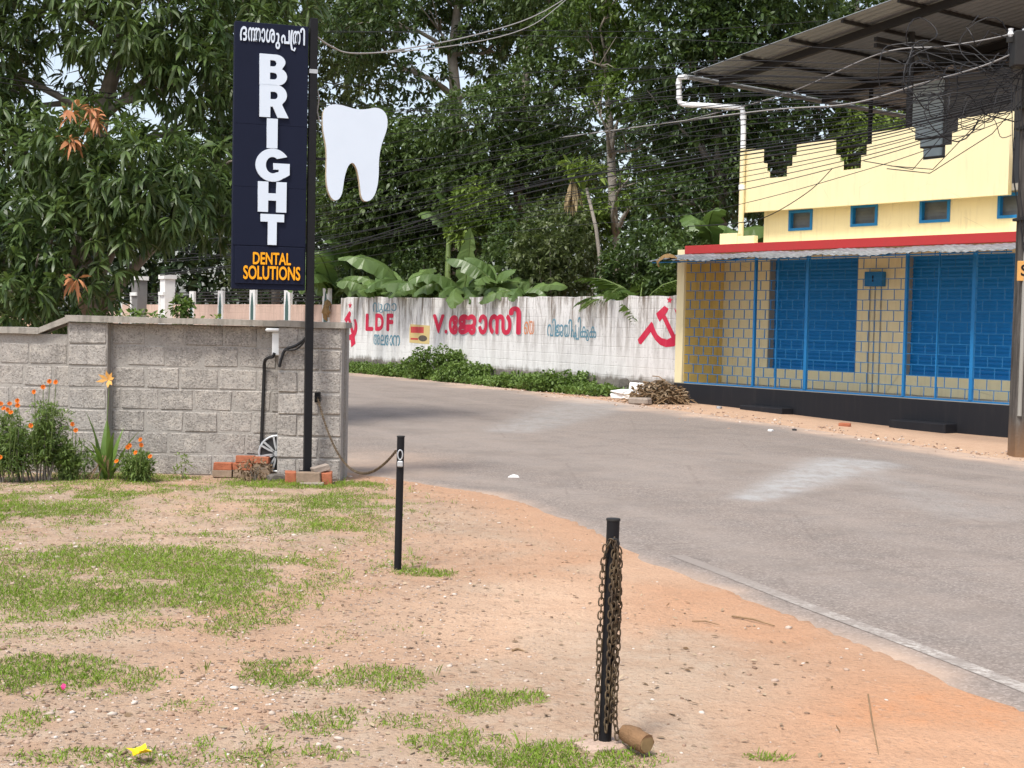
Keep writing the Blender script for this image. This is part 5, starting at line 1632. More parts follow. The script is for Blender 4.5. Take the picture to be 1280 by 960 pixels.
T_('leafy_tree', 'dark tree behind the shop terrace under the metal roof', b, [(b[0], b[1], -.2), (10.39, 42, 5.518), (10.157, 42, 9.066), (9.964, 42, 11.415)],
   [((8.42, 41, 8.397), 1.7), ((10.246, 42, 10.01), 2.0), ((11.957, 42, 8.631), 1.8), ((9.625, 41, 7.037), 1.5), ((8.331, 42, 10.441), 1.7), ((11.15, 42, 11.44), 2), ((13.408, 43, 10.27), 2.2), ((12.736, 42, 6.754), 1.6), ((14.468, 43, 7.875), 1.8), ((8.49, 41, 6.087), 1.3)], 3600, 8, .22, .38, 'forest_leaf', r0=.24, thr=.25, tone=.3)
b = (9.723, 39.6, 1.921)
T_('young_tree', 'bright green young tree showing over the stepped parapet', b, [(b[0], b[1], -.2), (9.623, 39.6, 5.069), (9.618, 39.6, 6.636), (9.612, 39.6, 7.529)],
   [((9.514, 39.2, 7.514), .6), ((9.045, 39, 6.772), .5), ((9.868, 39.2, 6.858), .55), ((10.576, 39.4, 7.298), .45), ((9.284, 39, 6.226), .5), ((8.875, 39.3, 7.36), .3)], 480, 9, .24, .3, 'bright_leaf', r0=.07, thr=.15, tone=.85)
# thin leaning papaya like stem with dead skirt
b = (2.379, 37, 2.353)
st = thing('thin_tree', 'thin leaning stem with pale fan leaves and a dry hanging skirt', 'tree', (b[0], b[1], 0))
m = MB(); m.tube([(0, 0, -.1), tuple(np.array((2.299, 37, 3.026)) - np.array([b[0], b[1], 0])), tuple(np.array((2.125, 37, 4.178)) - np.array([b[0], b[1], 0])), tuple(np.array((1.848, 37, 5.219)) - np.array([b[0], b[1], 0]))], [.06, .055, .05, .04], 7); m.build('trunk', M['pale_bark'], st, True)
c = np.array((1.607, 37, 5.633)) - np.array([b[0], b[1], 0])
P = c + RNG.normal(0, .12, (26, 3)) * np.array([2.2, 1.5, .8])
link('crown', rosettes(P, np.tile([[0, 0, .5]], (26, 1)), 8, .34, .28, np.full(26, .75), 'bright_leaf', 'crown', .5, .3, 0), st)
P = c + np.array([-.1, 0, -.25]) + RNG.normal(0, .1, (12, 3))
link('dry_skirt', rosettes(P, np.tile([[0, 0, -1.0]], (12, 1)), 5, .6, .12, np.full(12, .5), 'dry_blade', 'dry_skirt', .2, 0, .9, .25), st)

# shrubs along the back of the wall
def bush(label, c, rx, ry, rz_, n, L, W_, mat, k=7, tone=.45, group='shrubs behind the white wall', name='shrub', z0=0.0, cat='shrub', droop=.4, stems=5):
    t = thing(name, label, cat, (c[0], c[1], z0), 0, group)
    zc = c[2] - z0
    m = MB()
    for i in range(stems):
        a = random.uniform(0, 2 * PI)
        e = Vector((math.cos(a) * rx * .6, math.sin(a) * ry * .6, zc + rz_ * random.uniform(-.2, .5)))
        m.tube([(random.uniform(-.1, .1) * min(1, rx), random.uniform(-.1, .1) * min(1, rx), -.05), e * .5 + Vector((0, 0, min(.1, rz_ * .3))), e], [min(.035, rx * .035), min(.025, rx * .025), .003], 5)
    m.build('stem', M['bark'], t)
    P, d, _ = crown_points([(0, 0, zc, rx, ry, rz_), (-rx * .5, 0, zc * .85, rx * .6, ry * .7, rz_ * .7), (rx * .5, 0, zc * .9, rx * .6, ry * .7, rz_ * .75)], n, .4)
    P[:, 2] = np.maximum(P[:, 2], .05)
    tn = tone + .5 * (vnoise(P[:, 0] * 2 + c[0], P[:, 2] * 2 + P[:, 1], 5, 2) - .5)
    link('foliage', rosettes(P, d, k, L, W_, tn, mat, 'foliage', droop, .2, .05), t)
    return t


for lab, c, rx, rz_, n, L, mat, tn in (
    ('dark shrub spilling over the wall behind the red slogan', (0.269, 40.2, 3.441), 1.3, 1.3, 900, .17, 'forest_leaf', .45),
    ('mixed green shrub left of the thin leaning stem', (1.136, 38.8, 3.727), 1.2, 1.5, 900, .17, 'olive_leaf', .5),
    ('yellowish shrub tops among the darker trees', (-1.093, 43, 5.244), .9, .8, 420, .2, 'bright_leaf', .5),
    ('bright shrub spray left of the slender pale trunk', (2.109, 41, 4.98), .7, .6, 300, .2, 'bright_leaf', .4),
    ('low dark shrub right of the slender pale trunk', (3.199, 35.8, 3.205), 1.0, 1.2, 700, .17, 'forest_leaf', .35),
    ('shaded shrub between the banana clumps', (-2.801, 45.5, 3.353), 1.2, 1.0, 700, .17, 'forest_leaf', .3),
    ('dim shrub at the far end of the white wall', (-5.78, 50, 3.181), 1.4, 1.1, 700, .18, 'forest_leaf', .3),
    ('shrub heap under the dark tree beside the shop', (4.073, 34.5, 2.875), .8, 1.2, 600, .17, 'forest_leaf', .35),
    ('bright shrub above the far pink wall', (-9.994, 56, 3.928), 1.5, 1.2, 500, .2, 'olive_leaf', .45)):
    bush(lab, c, rx, rx, rz_, n, L, .38, mat, tone=tn)
# far treeline closing the view
n = 19000
px = RNG.uniform(-42, 50, n)
hgt = 4.0 + 4.5 * vnoise(px * .18, px * 0, 3, 3) + 3.0 * smooth01((px + 9) / 8)
P = np.stack([px, 75 + RNG.uniform(-3, 5, n) - .25 * np.maximum(px, 0), 1.2 * hgt * RNG.random(n) ** .8 + .1], 1)
me = rosettes(P, np.tile([[0, -.6, .2]], (n, 1)), 5, .5, .4, .3 + .5 * (vnoise(P[:, 0] * .6, P[:, 2] * .6, 6, 3) - .5), 'dark_wood_leaf', 'far_woods', .4, .2, .1)
tag(link('far_woods', me), 'dark mass of far trees closing the view behind the grove', 'trees', None, 'stuff')


# banana plants
def banana_leaf(L, Wd, arch, rs, notch=.5, twist=0.0, seg=16):
    """a long arching blade along +x, torn along its edges"""
    V, F, T = [], [], []
    ang = rs.uniform(.75, 1.1)
    x = z = 0.0
    for i in range(seg + 1):
        t = i / seg
        wv = Wd * max(0.02, (math.sin(PI * min(1, t * .93 + .06)) ** .55)) * (0.05 if i == 0 else 1)
        a = ang - arch * t ** 1.25
        cut = rs.random() < notch
        for s in (-1, 1):
            ww_ = wv * (rs.uniform(.45, .7) if cut and rs.random() < .6 else rs.uniform(.92, 1.05)) / 2
            V.append((x + .04 * rs.uniform(-1, 1), s * ww_, z - .14 * wv - ww_ * rs.uniform(.15, .35)))
        V.append((x, 0, z))
        if i:
            o_ = 3 * (i - 1)
            F += [(o_, o_ + 2, o_ + 5, o_ + 3), (o_ + 2, o_ + 1, o_ + 4, o_ + 5)]
        x += math.cos(a) * L / seg
        z += math.sin(a) * L / seg
    me = bpy.data.meshes.new('leaf')
    me.from_pydata(V, [], F)
    me.materials.append(M['banana_blade'])
    at = me.attributes.new('tone', 'FLOAT', 'POINT')
    tn = rs.uniform(.25, .7)
    at.data.foreach_set('value', np.array([min(1, tn + (.22 if i % 3 == 2 else rs.uniform(-.06, .06))) for i in range(len(V))], dtype=np.float32))
    return me


def banana(label, c, h, leaves, seed, group='banana plants leaning over the white wall', dead=2):
    rs = random.Random(seed)
    t = thing('banana_plant', label, 'banana plant', (c[0], c[1], 0), 0, group)
    m = MB(); m.tube([(0, 0, -.1), (.02, 0, h * .5), (.04, .02, h)], [.13, .11, .07], 9); m.build('trunk', M['stem_green'], t, True)
    for (az, L, Wd, tilt, arch) in leaves:
        me = banana_leaf(L, Wd, arch, rs)
        o = link('leaf', me, t, (.03, 0, h - .1))
        o.rotation_euler = (.75 * math.cos(R(az)) + rs.uniform(-.3, .3), -tilt, R(az))
        s = MB(); s.tube([(0, 0, -.02)] + [tuple(Vector(me.vertices[3 * i + 2].co) - Vector((0, 0, .012))) for i in range(0, 17, 2)], [.03, .028, .025, .022, .018, .015, .012, .009, .006, .004], 4)
        link('midrib', s.mesh('midrib', M['stem_green'], True, fix=False), o)
    for i in range(dead):
        me = banana_leaf(1.1, .3, 2.3, rs, .6)
        me.materials.clear(); me.materials.append(M['dead_leaf'])
        o = link('dead_leaf', me, t, (.03, -.05, h - .35))
        o.rotation_euler = (rs.uniform(-.5, .5), rs.uniform(.7, 1.3), R(rs.uniform(220, 320)))
    return t


def fan(n, seed, L=1.7, Wd=.5, a0=0, spread=360, tilt=(-.3, .35)):
    rs = random.Random(seed)
    return [(a0 + spread * i / n + rs.uniform(-15, 15), L * rs.uniform(.8, 1.15), Wd * rs.uniform(.8, 1.15), rs.uniform(*tilt), rs.uniform(1.2, 2.2)) for i in range(n)]


banana('banana plant with broad leaves right behind the black sign pole', (-6.11, 47, 3.476), 2.7, fan(9, 1, 2.1, .72) + [(240, 2.3, .75, -.3, 1.6), (200, 2.0, .7, .1, 1.6)], 1)
banana('banana plant with a long arched leaf over the painted letters', (-3.362, 42.8, 2.994), 2.6, [(185, 2.6, .78, .15, 1.7), (262, 1.3, .75, -.35, 1.3), (330, 1.5, .6, -.1, 1.8), (225, 1.9, .65, -.1, 1.9), (60, 1.8, .5, .3, 1.4), (120, 1.7, .5, .2, 1.6), (20, 1.5, .5, .2, 1.7)], 2)
banana('banana plant with an upright leaf and hanging leaves above the slogan', (-1.466, 39.75, 2.82), 2.55, [(200, 1.9, .65, .1, 1.8), (175, 1.7, .6, -.3, 1.9), (262, 1.6, .65, -.5, 2.0), (300, 1.6, .65, -.45, 2.1), (255, 1.9, .6, .5, .5), (40, 1.6, .5, .3, 1.5), (345, 1.3, .45, -.2, 1.9), (230, 1.3, .5, -.3, 1.8)], 3)
banana('banana plant with short torn leaves nearest the far emblem', (-4.37, 44.4, 2.773), 2.45, fan(7, 7, 1.5, .55, 20), 4, dead=0)
banana('tall banana plant among the trees behind the slogan', (-2.14, 44.5, 5.172), 4.6, fan(7, 9, 1.7, .5, 10, 360, (.1, .7)), 5, dead=0)
banana('banana plant with yellow green leaves at the left end of the shop', (4.869, 35.5, 4.033), 3.3, fan(9, 11, 2.1, .6, 0, 360, (0, .6)), 6, dead=1)
banana('banana plant partly hidden by the drain pipe of the shop', (6.003, 37.5, 3.973), 3.4, fan(8, 13, 1.9, .55, 30, 360, (0, .6)), 7, dead=0)
banana('banana plant in the shade of the tall pale trunk', (0.157, 37.6, 2.746), 2.4, fan(6, 17, 1.5, .42, 60), 8, dead=1)


banana('banana plant whose broad leaves show between the tooth and the wall', (-5.506, 47.5, 4.049), 3.5, fan(9, 21, 2.0, .75, 15, 360, (-.2, .5)), 9, dead=0)
banana('banana plant with drooping leaves behind the poster', (-2.437, 41.6, 2.902), 2.5, fan(8, 23, 1.7, .65, 40, 360, (-.4, .3)), 10, dead=1)
banana('banana plant behind the last red slogan letter', (-0.546, 38.6, 2.914), 2.7, fan(7, 25, 1.6, .6, 5, 360, (-.3, .4)), 11, dead=0)
# palm with feathered fronds beside the shop
def frond(L, rs, arch=1.3):
    V, F = [], []
    x = z = 0.0
    ang = rs.uniform(.8, 1.25)
    n = 26
    spine = []
    for i in range(n + 1):
        t = i / n
        a = ang - arch * t
        spine.append((x, 0, z))
        x += math.cos(a) * L / n
        z += math.sin(a) * L / n
        ll = .5 * math.sin(PI * min(1, t * .85 + .12)) * L / 2.2
        for s in (-1, 1):
            bx_, _, bz_ = spine[-1]
            o_ = len(V)
            dz = -ll * rs.uniform(.25, .6)
            V += [(bx_, 0, bz_), (bx_ + .05, s * .01, bz_), (bx_ + ll * .55, s * ll * .6, bz_ + dz * .3), (bx_ + ll * .85, s * ll * .8, bz_ + dz)]
            F += [(o_, o_ + 1, o_ + 2), (o_, o_ + 2, o_ + 3)]
    return V, F, spine


pb = (3.048, 34, 2.74)
pt = thing('palm_tree', 'short palm with feathery drooping fronds beside the shop', 'palm', (pb[0], pb[1], 0))
rs = random.Random(4)
m = MB(); m.tube([(0, 0, -.1), (0, 0, 1.9)], [.14, .1], 8); m.build('trunk', M['bark'], pt, True)
for i in range(12):
    V, F, sp_ = frond(rs.uniform(1.7, 2.35), rs, rs.uniform(1.2, 2.0))
    me = bpy.data.meshes.new('frond'); me.from_pydata(V, [], F); me.materials.append(M['bright_leaf'] if i % 2 else M['weed_leaf'])
    at = me.attributes.new('tone', 'FLOAT', 'POINT'); at.data.foreach_set('value', np.full(len(V), rs.uniform(.1, .5), dtype=np.float32))
    o = link('frond', me, pt, (0, 0, 1.85)); o.rotation_euler = (0, rs.uniform(-.25, .15), R(i * 30 + rs.uniform(-10, 10)))
    s = MB(); s.tube(sp_[::4], [.02] * len(sp_[::4]), 4); link('rib', s.mesh('rib', M['stem_green'], True, fix=False), o)
# curled dry leaf hooked at the canopy end
me = banana_leaf(.75, .3, 3.0, random.Random(3), .4)
me.materials.clear(); me.materials.append(M['dead_leaf'])
c = (3.472, 29.9, 2.965)
o = link('dry_leaf', me, None, (c[0] + .05, c[1] - .15, c[2] + .02), (0, -.2, R(185)))
tag(o, 'curled brown dry leaf caught under the canopy end', 'leaf')

# weeds and bushes along the foot of the white wall
def wallpt(x, off): return (-5.48 + .5286 * x - .8489 * off, 45.55 - .8489 * x - .5286 * off)
for lab, x, rx, hz, n in (('biggest leafy weed bush under the middle of the slogan', 7.4, .95, .5, 800), ('dark weed bush below the yellow poster', 5.2, .7, .22, 300), ('weed bush under the end of the red slogan', 9.0, .8, .3, 420),
                          ('spreading weed clump left of the rubbish heap', 13.6, .95, .26, 480), ('low weed clump below the blue lettering', 11.6, .7, .2, 260), ('small weed bush under the three red capitals', 2.6, .8, .16, 240), ('low weed tuft below the far emblem', .8, .6, .13, 150)):
    c = wallpt(x, .55)
    bush(lab, (c[0], c[1], hz * .95), rx, .45, hz, n, .085, .55, 'weed_leaf', 7, .42, 'weed bushes at the foot of the white wall', 'weed_bush', 0, 'bush', .3, 4)
n = 9000
xx = RNG.uniform(-.5, 15.6, n)
oo = np.abs(RNG.normal(.2, .42, n)) + .05
oo = np.minimum(oo, .85 + .25 * vnoise(xx, xx * 0, 4))
keep = (vnoise(xx * .8, oo * 2, 9, 2) > .25)
xx, oo = xx[keep], oo[keep]
P = np.stack([-5.48 + .5286 * xx - .8489 * oo, 45.55 - .8489 * xx - .5286 * oo, np.abs(RNG.normal(.05, .06, len(xx)))], 1)
me = rosettes(P, np.tile([[0, 0, .8]], (len(P), 1)), 5, .11, .38, .4 + .5 * (vnoise(P[:, 0] * 2, P[:, 1] * 2, 6, 2) - .4), 'weed_leaf', 'weeds', .3, .4, 0)
tag(link('weeds', me), 'creeping green weeds along the foot of the white wall', 'weeds', None, 'stuff')

# climbing shrub on the far side of the block wall
bush('light green climbing shrub rising over the block wall coping', (-3.615, 15.3, 1.758), .09, .1, .1, 60, .065, .45, 'bright_leaf', 7, .4, None, 'climbing_shrub', 0, 'shrub', .3, 4)
bush('low leafy shrub along the coping right of the mango leaves', (-4.077, 15.4, 1.644), .26, .2, .03, 50, .065, .45, 'weed_leaf', 7, .6, None, 'low_shrub', 0, 'shrub', .3, 4)
bush('sparse reddish tipped twigs beside the climbing shrub', (-3.316, 15.3, 1.624), .2, .15, .02, 18, .06, .4, 'bright_leaf', 6, .7, None, 'twiggy_shrub', 0, 'shrub', .3, 4)

# ------------------------------------------------------------------ flower bed by the block wall
def marigold(label, c, h, rx, nleaf, flowers, group, seed):
    rs = random.Random(seed)
    t = thing('marigold_plant', label, 'flowering plant', (c[0], c[1], 0), 0, group)
    m = MB()
    tips = []
    for i in range(16):
        a = rs.uniform(0, 6.28); e = Vector((math.cos(a) * rx * rs.uniform(.2, 1), math.sin(a) * rx * .6 * rs.uniform(.2, 1), h * rs.uniform(.55, 1.05)))
        m.tube([(e.x * .55 + rs.uniform(-.05, .05), rs.uniform(-.04, .04), -.02), (e.x * .8, e.y * .6, e.z * .5), e], [.010, .007, .003], 5)
        tips.append(e)
    m.build('stem', M['bark'] if h > .45 else M['stem_green'], t)
    P, d, _ = crown_points([(e.x, e.y, e.z * .85, rx * .24, rx * .24, h * .16) for e in tips] + [(e.x * .8, e.y * .8, e.z * .5, rx * .3, rx * .3, h * .22) for e in tips], nleaf, .2)
    P[:, 2] = np.maximum(P[:, 2], .03)
    tn = .5 + .6 * (vnoise(P[:, 0] * 9, P[:, 2] * 9 + P[:, 1] * 5, 5, 2) - .5)
    link('foliage', rosettes(P, d, 7, .06, .2, tn, 'marigold_leaf', 'foliage', .3, .5, 0), t)
    fs_ = MB()
    for (fx, fy, fz) in flowers:
        ex, ey = fx - c[0], fy - c[1]
        fs_.tube([(ex * .6, ey * .5, fz * .25), (ex * .85, ey * .8, fz * .65), (ex, ey + .004, fz - .004)], [.006, .004, .003], 5)
    fs_.build('flower_stalk', M['stem_green'], t)
    for (fx, fy, fz) in flowers:
        fm_ = MB()
        for ring, (rr, zz, nn) in enumerate(((.026, 0, 8), (.018, .008, 7), (.010, .014, 5))):
            for k in range(nn):
                a = 2 * PI * k / nn + ring
                ca, sa = math.cos(a), math.sin(a)
                fm_.add([(0, 0, zz), (rr * .8 * math.cos(a - .35), zz * 0 - .006 + rr * .0, zz + rr * .8 * math.sin(a - .35)), (rr * ca, -.012 + zz * -.6, rr * sa), (rr * .8 * math.cos(a + .35), -.006, rr * .8 * math.sin(a + .35))], [(0, 1, 2, 3)])
        o = fm_.build('flower', M['flower_orange'], t, loc=(fx - c[0], fy - c[1], fz)); o.rotation_euler = (rs.uniform(-.7, .2), 0, rs.uniform(-.6, .6))
    return t


GM = 'marigolds along the block wall'
marigold('tallest marigold bush at the far left of the flower bed', (-4.635, 13.7, 0.163), .82, .30, 800, [(-4.864, 13.5, 0.706), (-4.772, 13.5, 0.793), (-4.885, 13.6, 0.754), (-4.61, 13.5, 0.882), (-4.497, 13.6, 0.981), (-4.402, 13.5, 0.979), (-4.559, 13.6, 0.925), (-4.622, 13.45, 0.56), (-4.866, 13.4, 0.72)], GM, 1)
marigold('marigold bush cut by the left edge of the flower bed', (-4.936, 13.6, 0.128), .6, .27, 560, [(-4.934, 13.5, 0.759), (-4.736, 13.4, 0.754), (-4.797, 13.4, 0.683), (-4.866, 13.3, 0.26)], GM, 2)
marigold('low marigold between the tall bush and the strap leaved lily', (-4.352, 13.8, 0.175),   .4, .2, 300, [(-4.3, 13.7, 0.564), (-4.268, 13.7, 0.502)], GM, 3)
marigold('small round marigold with bright orange blooms under the wall', (-3.689, 13.75, 0.138), .27, .17, 330, [(-3.822, 13.55, 0.219), (-3.729, 13.6, 0.357), (-3.604, 13.6, 0.43), (-3.583, 13.55, 0.388), (-3.623, 13.5, 0.313), (-3.509, 13.6, 0.267), (-3.705, 13.6, 0.373)], GM, 4)
def strap_plant(label, c, leaves, seed):
    rs = random.Random(seed)
    t = thing('lily_plant', label, 'plant', (c[0], c[1], 0))
    for (az, L, tilt, bend) in leaves:
        V, F = [], []
        x = z = 0.0
        n = 7
        for i in range(n + 1):
            u_ = i / n
            wv = .026 * (1 - u_ ** 2.2) * (.6 + .8 * min(1, u_ * 3)) + .0015
            V += [(x, -wv, z + wv * .3), (x, 0, z), (x, wv, z + wv * .3)]
            a = tilt - bend * u_ * u_
            x += math.cos(a) * L / n; z += math.sin(a) * L / n
            if i: o_ = 3 * (i - 1); F += [(o_, o_ + 1, o_ + 4, o_ + 3), (o_ + 1, o_ + 2, o_ + 5, o_ + 4)]
        me = bpy.data.meshes.new('leaf'); me.from_pydata(V, [], F); me.materials.append(M['strap_leaf'])
        at = me.attributes.new('tone', 'FLOAT', 'POINT'); at.data.foreach_set('value', np.full(len(V), rs.uniform(.2, .9), dtype=np.float32))
        link('leaf', me, t, (rs.uniform(-.05, .05), rs.uniform(-.04, .04), 0), (0, 0, R(az)))
    m = MB()
    for k in range(8):
        a = rs.uniform(PI, 2 * PI)
        m.tube([(rs.uniform(-.05, .05), -.03, .25), (math.cos(a) * .12 - .08, math.sin(a) * .1, .02)], .005, 4)
    m.build('dry_stalk', M['dry_wood'], t)
    return t
strap_plant('lily with upright green strap leaves beside the marigolds', (-4.018, 13.85, 0.121), [(175, .72, 1.35, .3), (10, .62, 1.35, .2), (200, .55, 1.2, .9), (350, .6, 1.15, .5), (250, .5, 1.2, .8), (300, .55, 1.3, .6), (160, .5, 1.0, .8), (20, .5, .9, .6), (90, .6, 1.4, .3),
                                                                                             (60, .55, 1.3, .4), (230, .45, 1.0, 1.2), (330, .4, .8, .9), (185, .6, 1.45, .1), (270, .62, 1.45, .2), (5, .45, 1.1, .2)], 3)
c = (-4.078, 14.2, 1.005)
hl = thing('heliconia_flower', 'single pale orange flower on a thin stalk against the pilaster', 'flower', (c[0] - .03, c[1] - .05, 0))
m = MB(); m.tube([(0, 0, 0), (.01, 0, .5), (.03, .02, c[2] - .03)], [.006, .005, .004], 5); m.build('stem', M['stem_green'], hl)
for k, (a, L) in enumerate(((100, .10), (60, .09), (150, .11), (190, .12), (20, .07), (270, .08), (310, .07))):
    m = MB(); d = Vector((math.cos(R(a)), -.3, math.sin(R(a)))); s_ = Vector((-math.sin(R(a)), 0, math.cos(R(a))))
    m.add([Vector((0, 0, 0)), d * L * .5 + s_ * .018, d * L, d * L * .5 - s_ * .018], [(0, 1, 2, 3)])
    m.build('petal', M['flower_pale_orange'], hl, loc=(.03, -.02, c[2] - .02))
bush('little dry twiggy weed at the foot of the block wall', (-3.314, 14.1, 0.11), .08, .06, .18, 16, .06, .25, 'bright_leaf', 5, .6, None, 'dry_weed', 0, 'plant', .3, 3)
bush('brown withered weed on the red brick pile', (-2.576, 14.05, 0.106), .16, .1, .12, 60, .05, .3, 'litter_leaf', 5, .2, None, 'withered_weed', 0, 'plant', .5, 6)


# ------------------------------------------------------------------ bollards and chains
def bollard(label, c, h, lean, group, r=.038):
    t = thing('bollard', label, 'bollard', (c[0], c[1], 0), 0, group)
    m = MB(); m.tube([(-lean * .1, 0, -.12), (0, 0, 0), (lean, 0, h)], [r, r, r], 20); m.build('post', M['black_steel'], t, 'auto')
    m = MB(); m.tube([(lean, 0, h + .0005), (lean, 0, h + .008)], [r + .003, r + .002], 20); m.build('cap', M['dark_steel'], t, 'auto')
    return t
c1, c2 = (0.395, 5.443), (-0.731, 9.201)
b1 = bollard('nearer black steel bollard draped with rusty chain', c1, .885, .012, 'black bollards along the road edge', .0255)
b2 = bollard('farther black steel bollard with a silver padlock loop', c2, .88, .006, 'black bollards along the road edge', .0245)
m = MB(); m.tube([(.006 + .016 * math.cos(a), -.031, .765 + .032 * math.sin(a)) for a in np.linspace(0, 2 * PI, 14, endpoint=False)], .005, 6, closed=True); m.build('shackle', M['alloy'], b2, True)
m = MB(); m.bbox(-.012, .026, -.043, -.023, .685, .725, .006); m.build('padlock', M['alloy'], b2)
m = MB(); m.tube([(.014 + .018 * math.cos(a), -.036, .80 + .018 * math.sin(a)) for a in np.linspace(0, 2 * PI, 12, endpoint=False)], .006, 6, closed=True); m.build('hook', M['dark_steel'], b1, True)


def link_mesh(L, W_, r, seg=4, n=10):
    m = MB()
    P = []
    s = (L - W_) / 2
    for i in range(n):
        a = 2 * PI * i / n
        P.append((W_ / 2 * math.cos(a), 0, W_ / 2 * math.sin(a) + (s if math.sin(a) > 0.01 else -s if math.sin(a) < -.01 else 0)))
    m.tube(P, r, seg, closed=True)
    return m.mesh('chain_link', M['rusty_chain'], True, fix=False)


LM = link_mesh(.034, .021, .0034, 5, 10)
ch = thing('hanging_chain', 'rusty brown chain looped over the nearer bollard down to the ground', 'chain', (c1[0], c1[1], 0))


def hang(path, k0=0):
    P = [Vector(p) for p in path]
    d = [0]
    for a, b in zip(P[:-1], P[1:]): d.append(d[-1] + (b - a).length)
    n = int(d[-1] / .0262)
    for i in range(n):
        s = (i + .5) * d[-1] / n
        j = max(k for k in range(len(d) - 1) if d[k] <= s)
        p = P[j].lerp(P[j + 1], (s - d[j]) / (d[j + 1] - d[j]))
        t = (P[j + 1] - P[j]).normalized()
        q = t.to_track_quat('Z', 'Y')
        o = link('chain_link', LM, ch, p)
        o.rotation_euler = (q @ Matrix.Rotation(PI / 2 * (i % 2) + random.uniform(-.25, .25) + .6, 3, 'Z').to_quaternion()).to_euler()


hang([(0.0168, -.036, .80), (0, -.044, .815), (-0.01848, -.032, .78), (-0.02604, -.02, .7), (-0.03192, -.012, .4), (-0.03528, -.012, .15), (-0.03696, -.012, .02)])
hang([(0.01848, -.040, .80), (0.01008, -.046, .70), (0.00672, -.042, .45), (0.00336, -.040, .2), (0, -.038, .06)])
hang([(0.02184, -.036, .81), (0.03864, -.030, .76), (0.042, -.024, .55), (0.03696, -.024, .3), (0.0336, -.03, .12), (0.0462, -.035, .03)])
hang([(0.01512, -.036, .81), (0.02856, -.046, .76), (0.03192, -.042, .6), (0.02856, -.038, .35), (0.02184, -.036, .1)])
hang([(0.0168, -.026, .82), (0.03528, -.016, .70), (0.03864, -.012, .5), (0.02016, -.048, .42), (0.01512, -.050, .6), (0.01848, -.048, .76)])
# chain from the wall to the farther bollard
p0, p1 = Vector((-1.955, 14.08, 0.852)), Vector((c2[0] - .022, c2[1], .79))
hk = thing('chain_bracket', 'black iron bracket fixed to the block wall pier', 'bracket', (p0.x, p0.y, 0))
m = MB(); m.bbox(-.035, .02, .02, .09, p0.z - .05, p0.z + .05, .006); m.build('plate', M['black_steel'], hk)
m = MB(); m.tube([(.0 + .02 * math.cos(a), .0 + .01, p0.z - .01 + .02 * math.sin(a)) for a in np.linspace(0, 2 * PI, 10, endpoint=False)], .006, 5, closed=True); m.build('eye', M['dark_steel'], hk)
m = MB()
N_ = 150
low = .30
pp = []
for i in range(N_ + 1):
    t = i / N_
    p = p0.lerp(p1, t)
    p.z -= 4 * t * (1 - t) * .40 + .0
    pp.append(p)
for i in range(N_):
    a, b = pp[i], pp[i + 1]
    t = (b - a).normalized()
    mid = (a + b) / 2
    s = t.cross(Vector((0, 0, 1))).normalized() if i % 2 else Vector((0, 0, 1))
    m.tube([mid - t * .021, mid - t * .012 + s * .009, mid + t * .012 + s * .009, mid + t * .021, mid + t * .012 - s * .009, mid - t * .012 - s * .009], .0033, 4, closed=True)
o = m.build('slung_chain', M['rusty_chain'])
tag(o, 'thin dark chain slung from the block wall to the farther bollard', 'chain')

# footing and log at the nearer bollard
ft = stones[1].copy(); ft.materials.clear(); ft.materials.append(M['pink_concrete'])
o = link('concrete_footing', ft, None, (c1[0] - .02, c1[1] - .02, -.02), (0, 0, .4), (.25, .2, .1)); tag(o, 'rough pinkish concrete footing round the nearer bollard', 'footing')
lg = thing('wood_log', 'short cut log lying against the nearer bollard', 'log', ((0.517, 5.369)[0], (0.517, 5.369)[1], .045), R(-50))
m = MB(); m.tube([(-.08, 0, .006), (-.05, .002, .006), (-.02, 0, .003), (0, -.002, -.002), (.025, 0, -.005), (.05, 0, -.008)], [.030, .038, .041, .042, .039, .038], 14); m.v = [(x * 1.0, y * (1 + random.uniform(-.09, .09)), z * (1 + random.uniform(-.09, .09))) for x, y, z in m.v]; m.build('bark_body', M['log_bark'], lg, 'auto')
m = MB(); m.tube([(.0505, 0, -.008), (.053, 0, -.008)], [.035, .033], 14); m.build('cut_face', M['log_end'], lg)

# ------------------------------------------------------------------ loose bricks
GB = 'loose red bricks by the block wall'
def brick(label, x, y, z, rz=0.0, mat='old_brick', d=(.22, .105, .07), tilt=0):
    m = MB(); m.bbox(-d[0] / 2, d[0] / 2, -d[1] / 2, d[1] / 2, 0, d[2], .006, .004)
    o = m.build('brick', M[mat], None, loc=(x, y, z), rot=(0, tilt, rz)); tag(o, label, 'brick', GB)
z0_ = 0.0
bx_, by_ = (-2.948, 14.33, 0.036)[:2]
brick('mossy brick at the bottom left of the pile by the wheel cover', bx_, by_ - .02, 0, 0, 'mossy_brick', (.2, .1, .075))
brick('red brick lying on the bottom left brick of the pile', bx_ + .005, by_ - .015, .078, .03, 'old_brick', (.19, .1, .075))
brick('mossy brick at the bottom middle of the pile by the wheel cover', bx_ + .215, by_ - .02, 0, .02, 'mossy_brick', (.2, .1, .075))
brick('red brick in the middle row of the pile beside the mortar', bx_ + .205, by_ - .01, .078, -.02, 'old_brick', (.2, .1, .075))
brick('red brick lying topmost on the pile by the wheel cover', bx_ + .23, by_, .156, .05, 'old_brick', (.19, .1, .07))
brick('weathered brick topmost of the pile next to the wheel cover', bx_ + .40, by_ - .005, .15, -.06, 'old_brick', (.15, .1, .07))
brick('brick half hidden behind the withered weed', bx_ + .40, by_ + .01, 0, .02, 'mossy_brick', (.17, .1, .148))
kx, ky = (-2.01, 13.82, 0.047)[:2]
brick('bright red brick left of the sign pole base', kx - .17, ky + .04, 0, .15, 'old_brick', (.11, .2, .125))
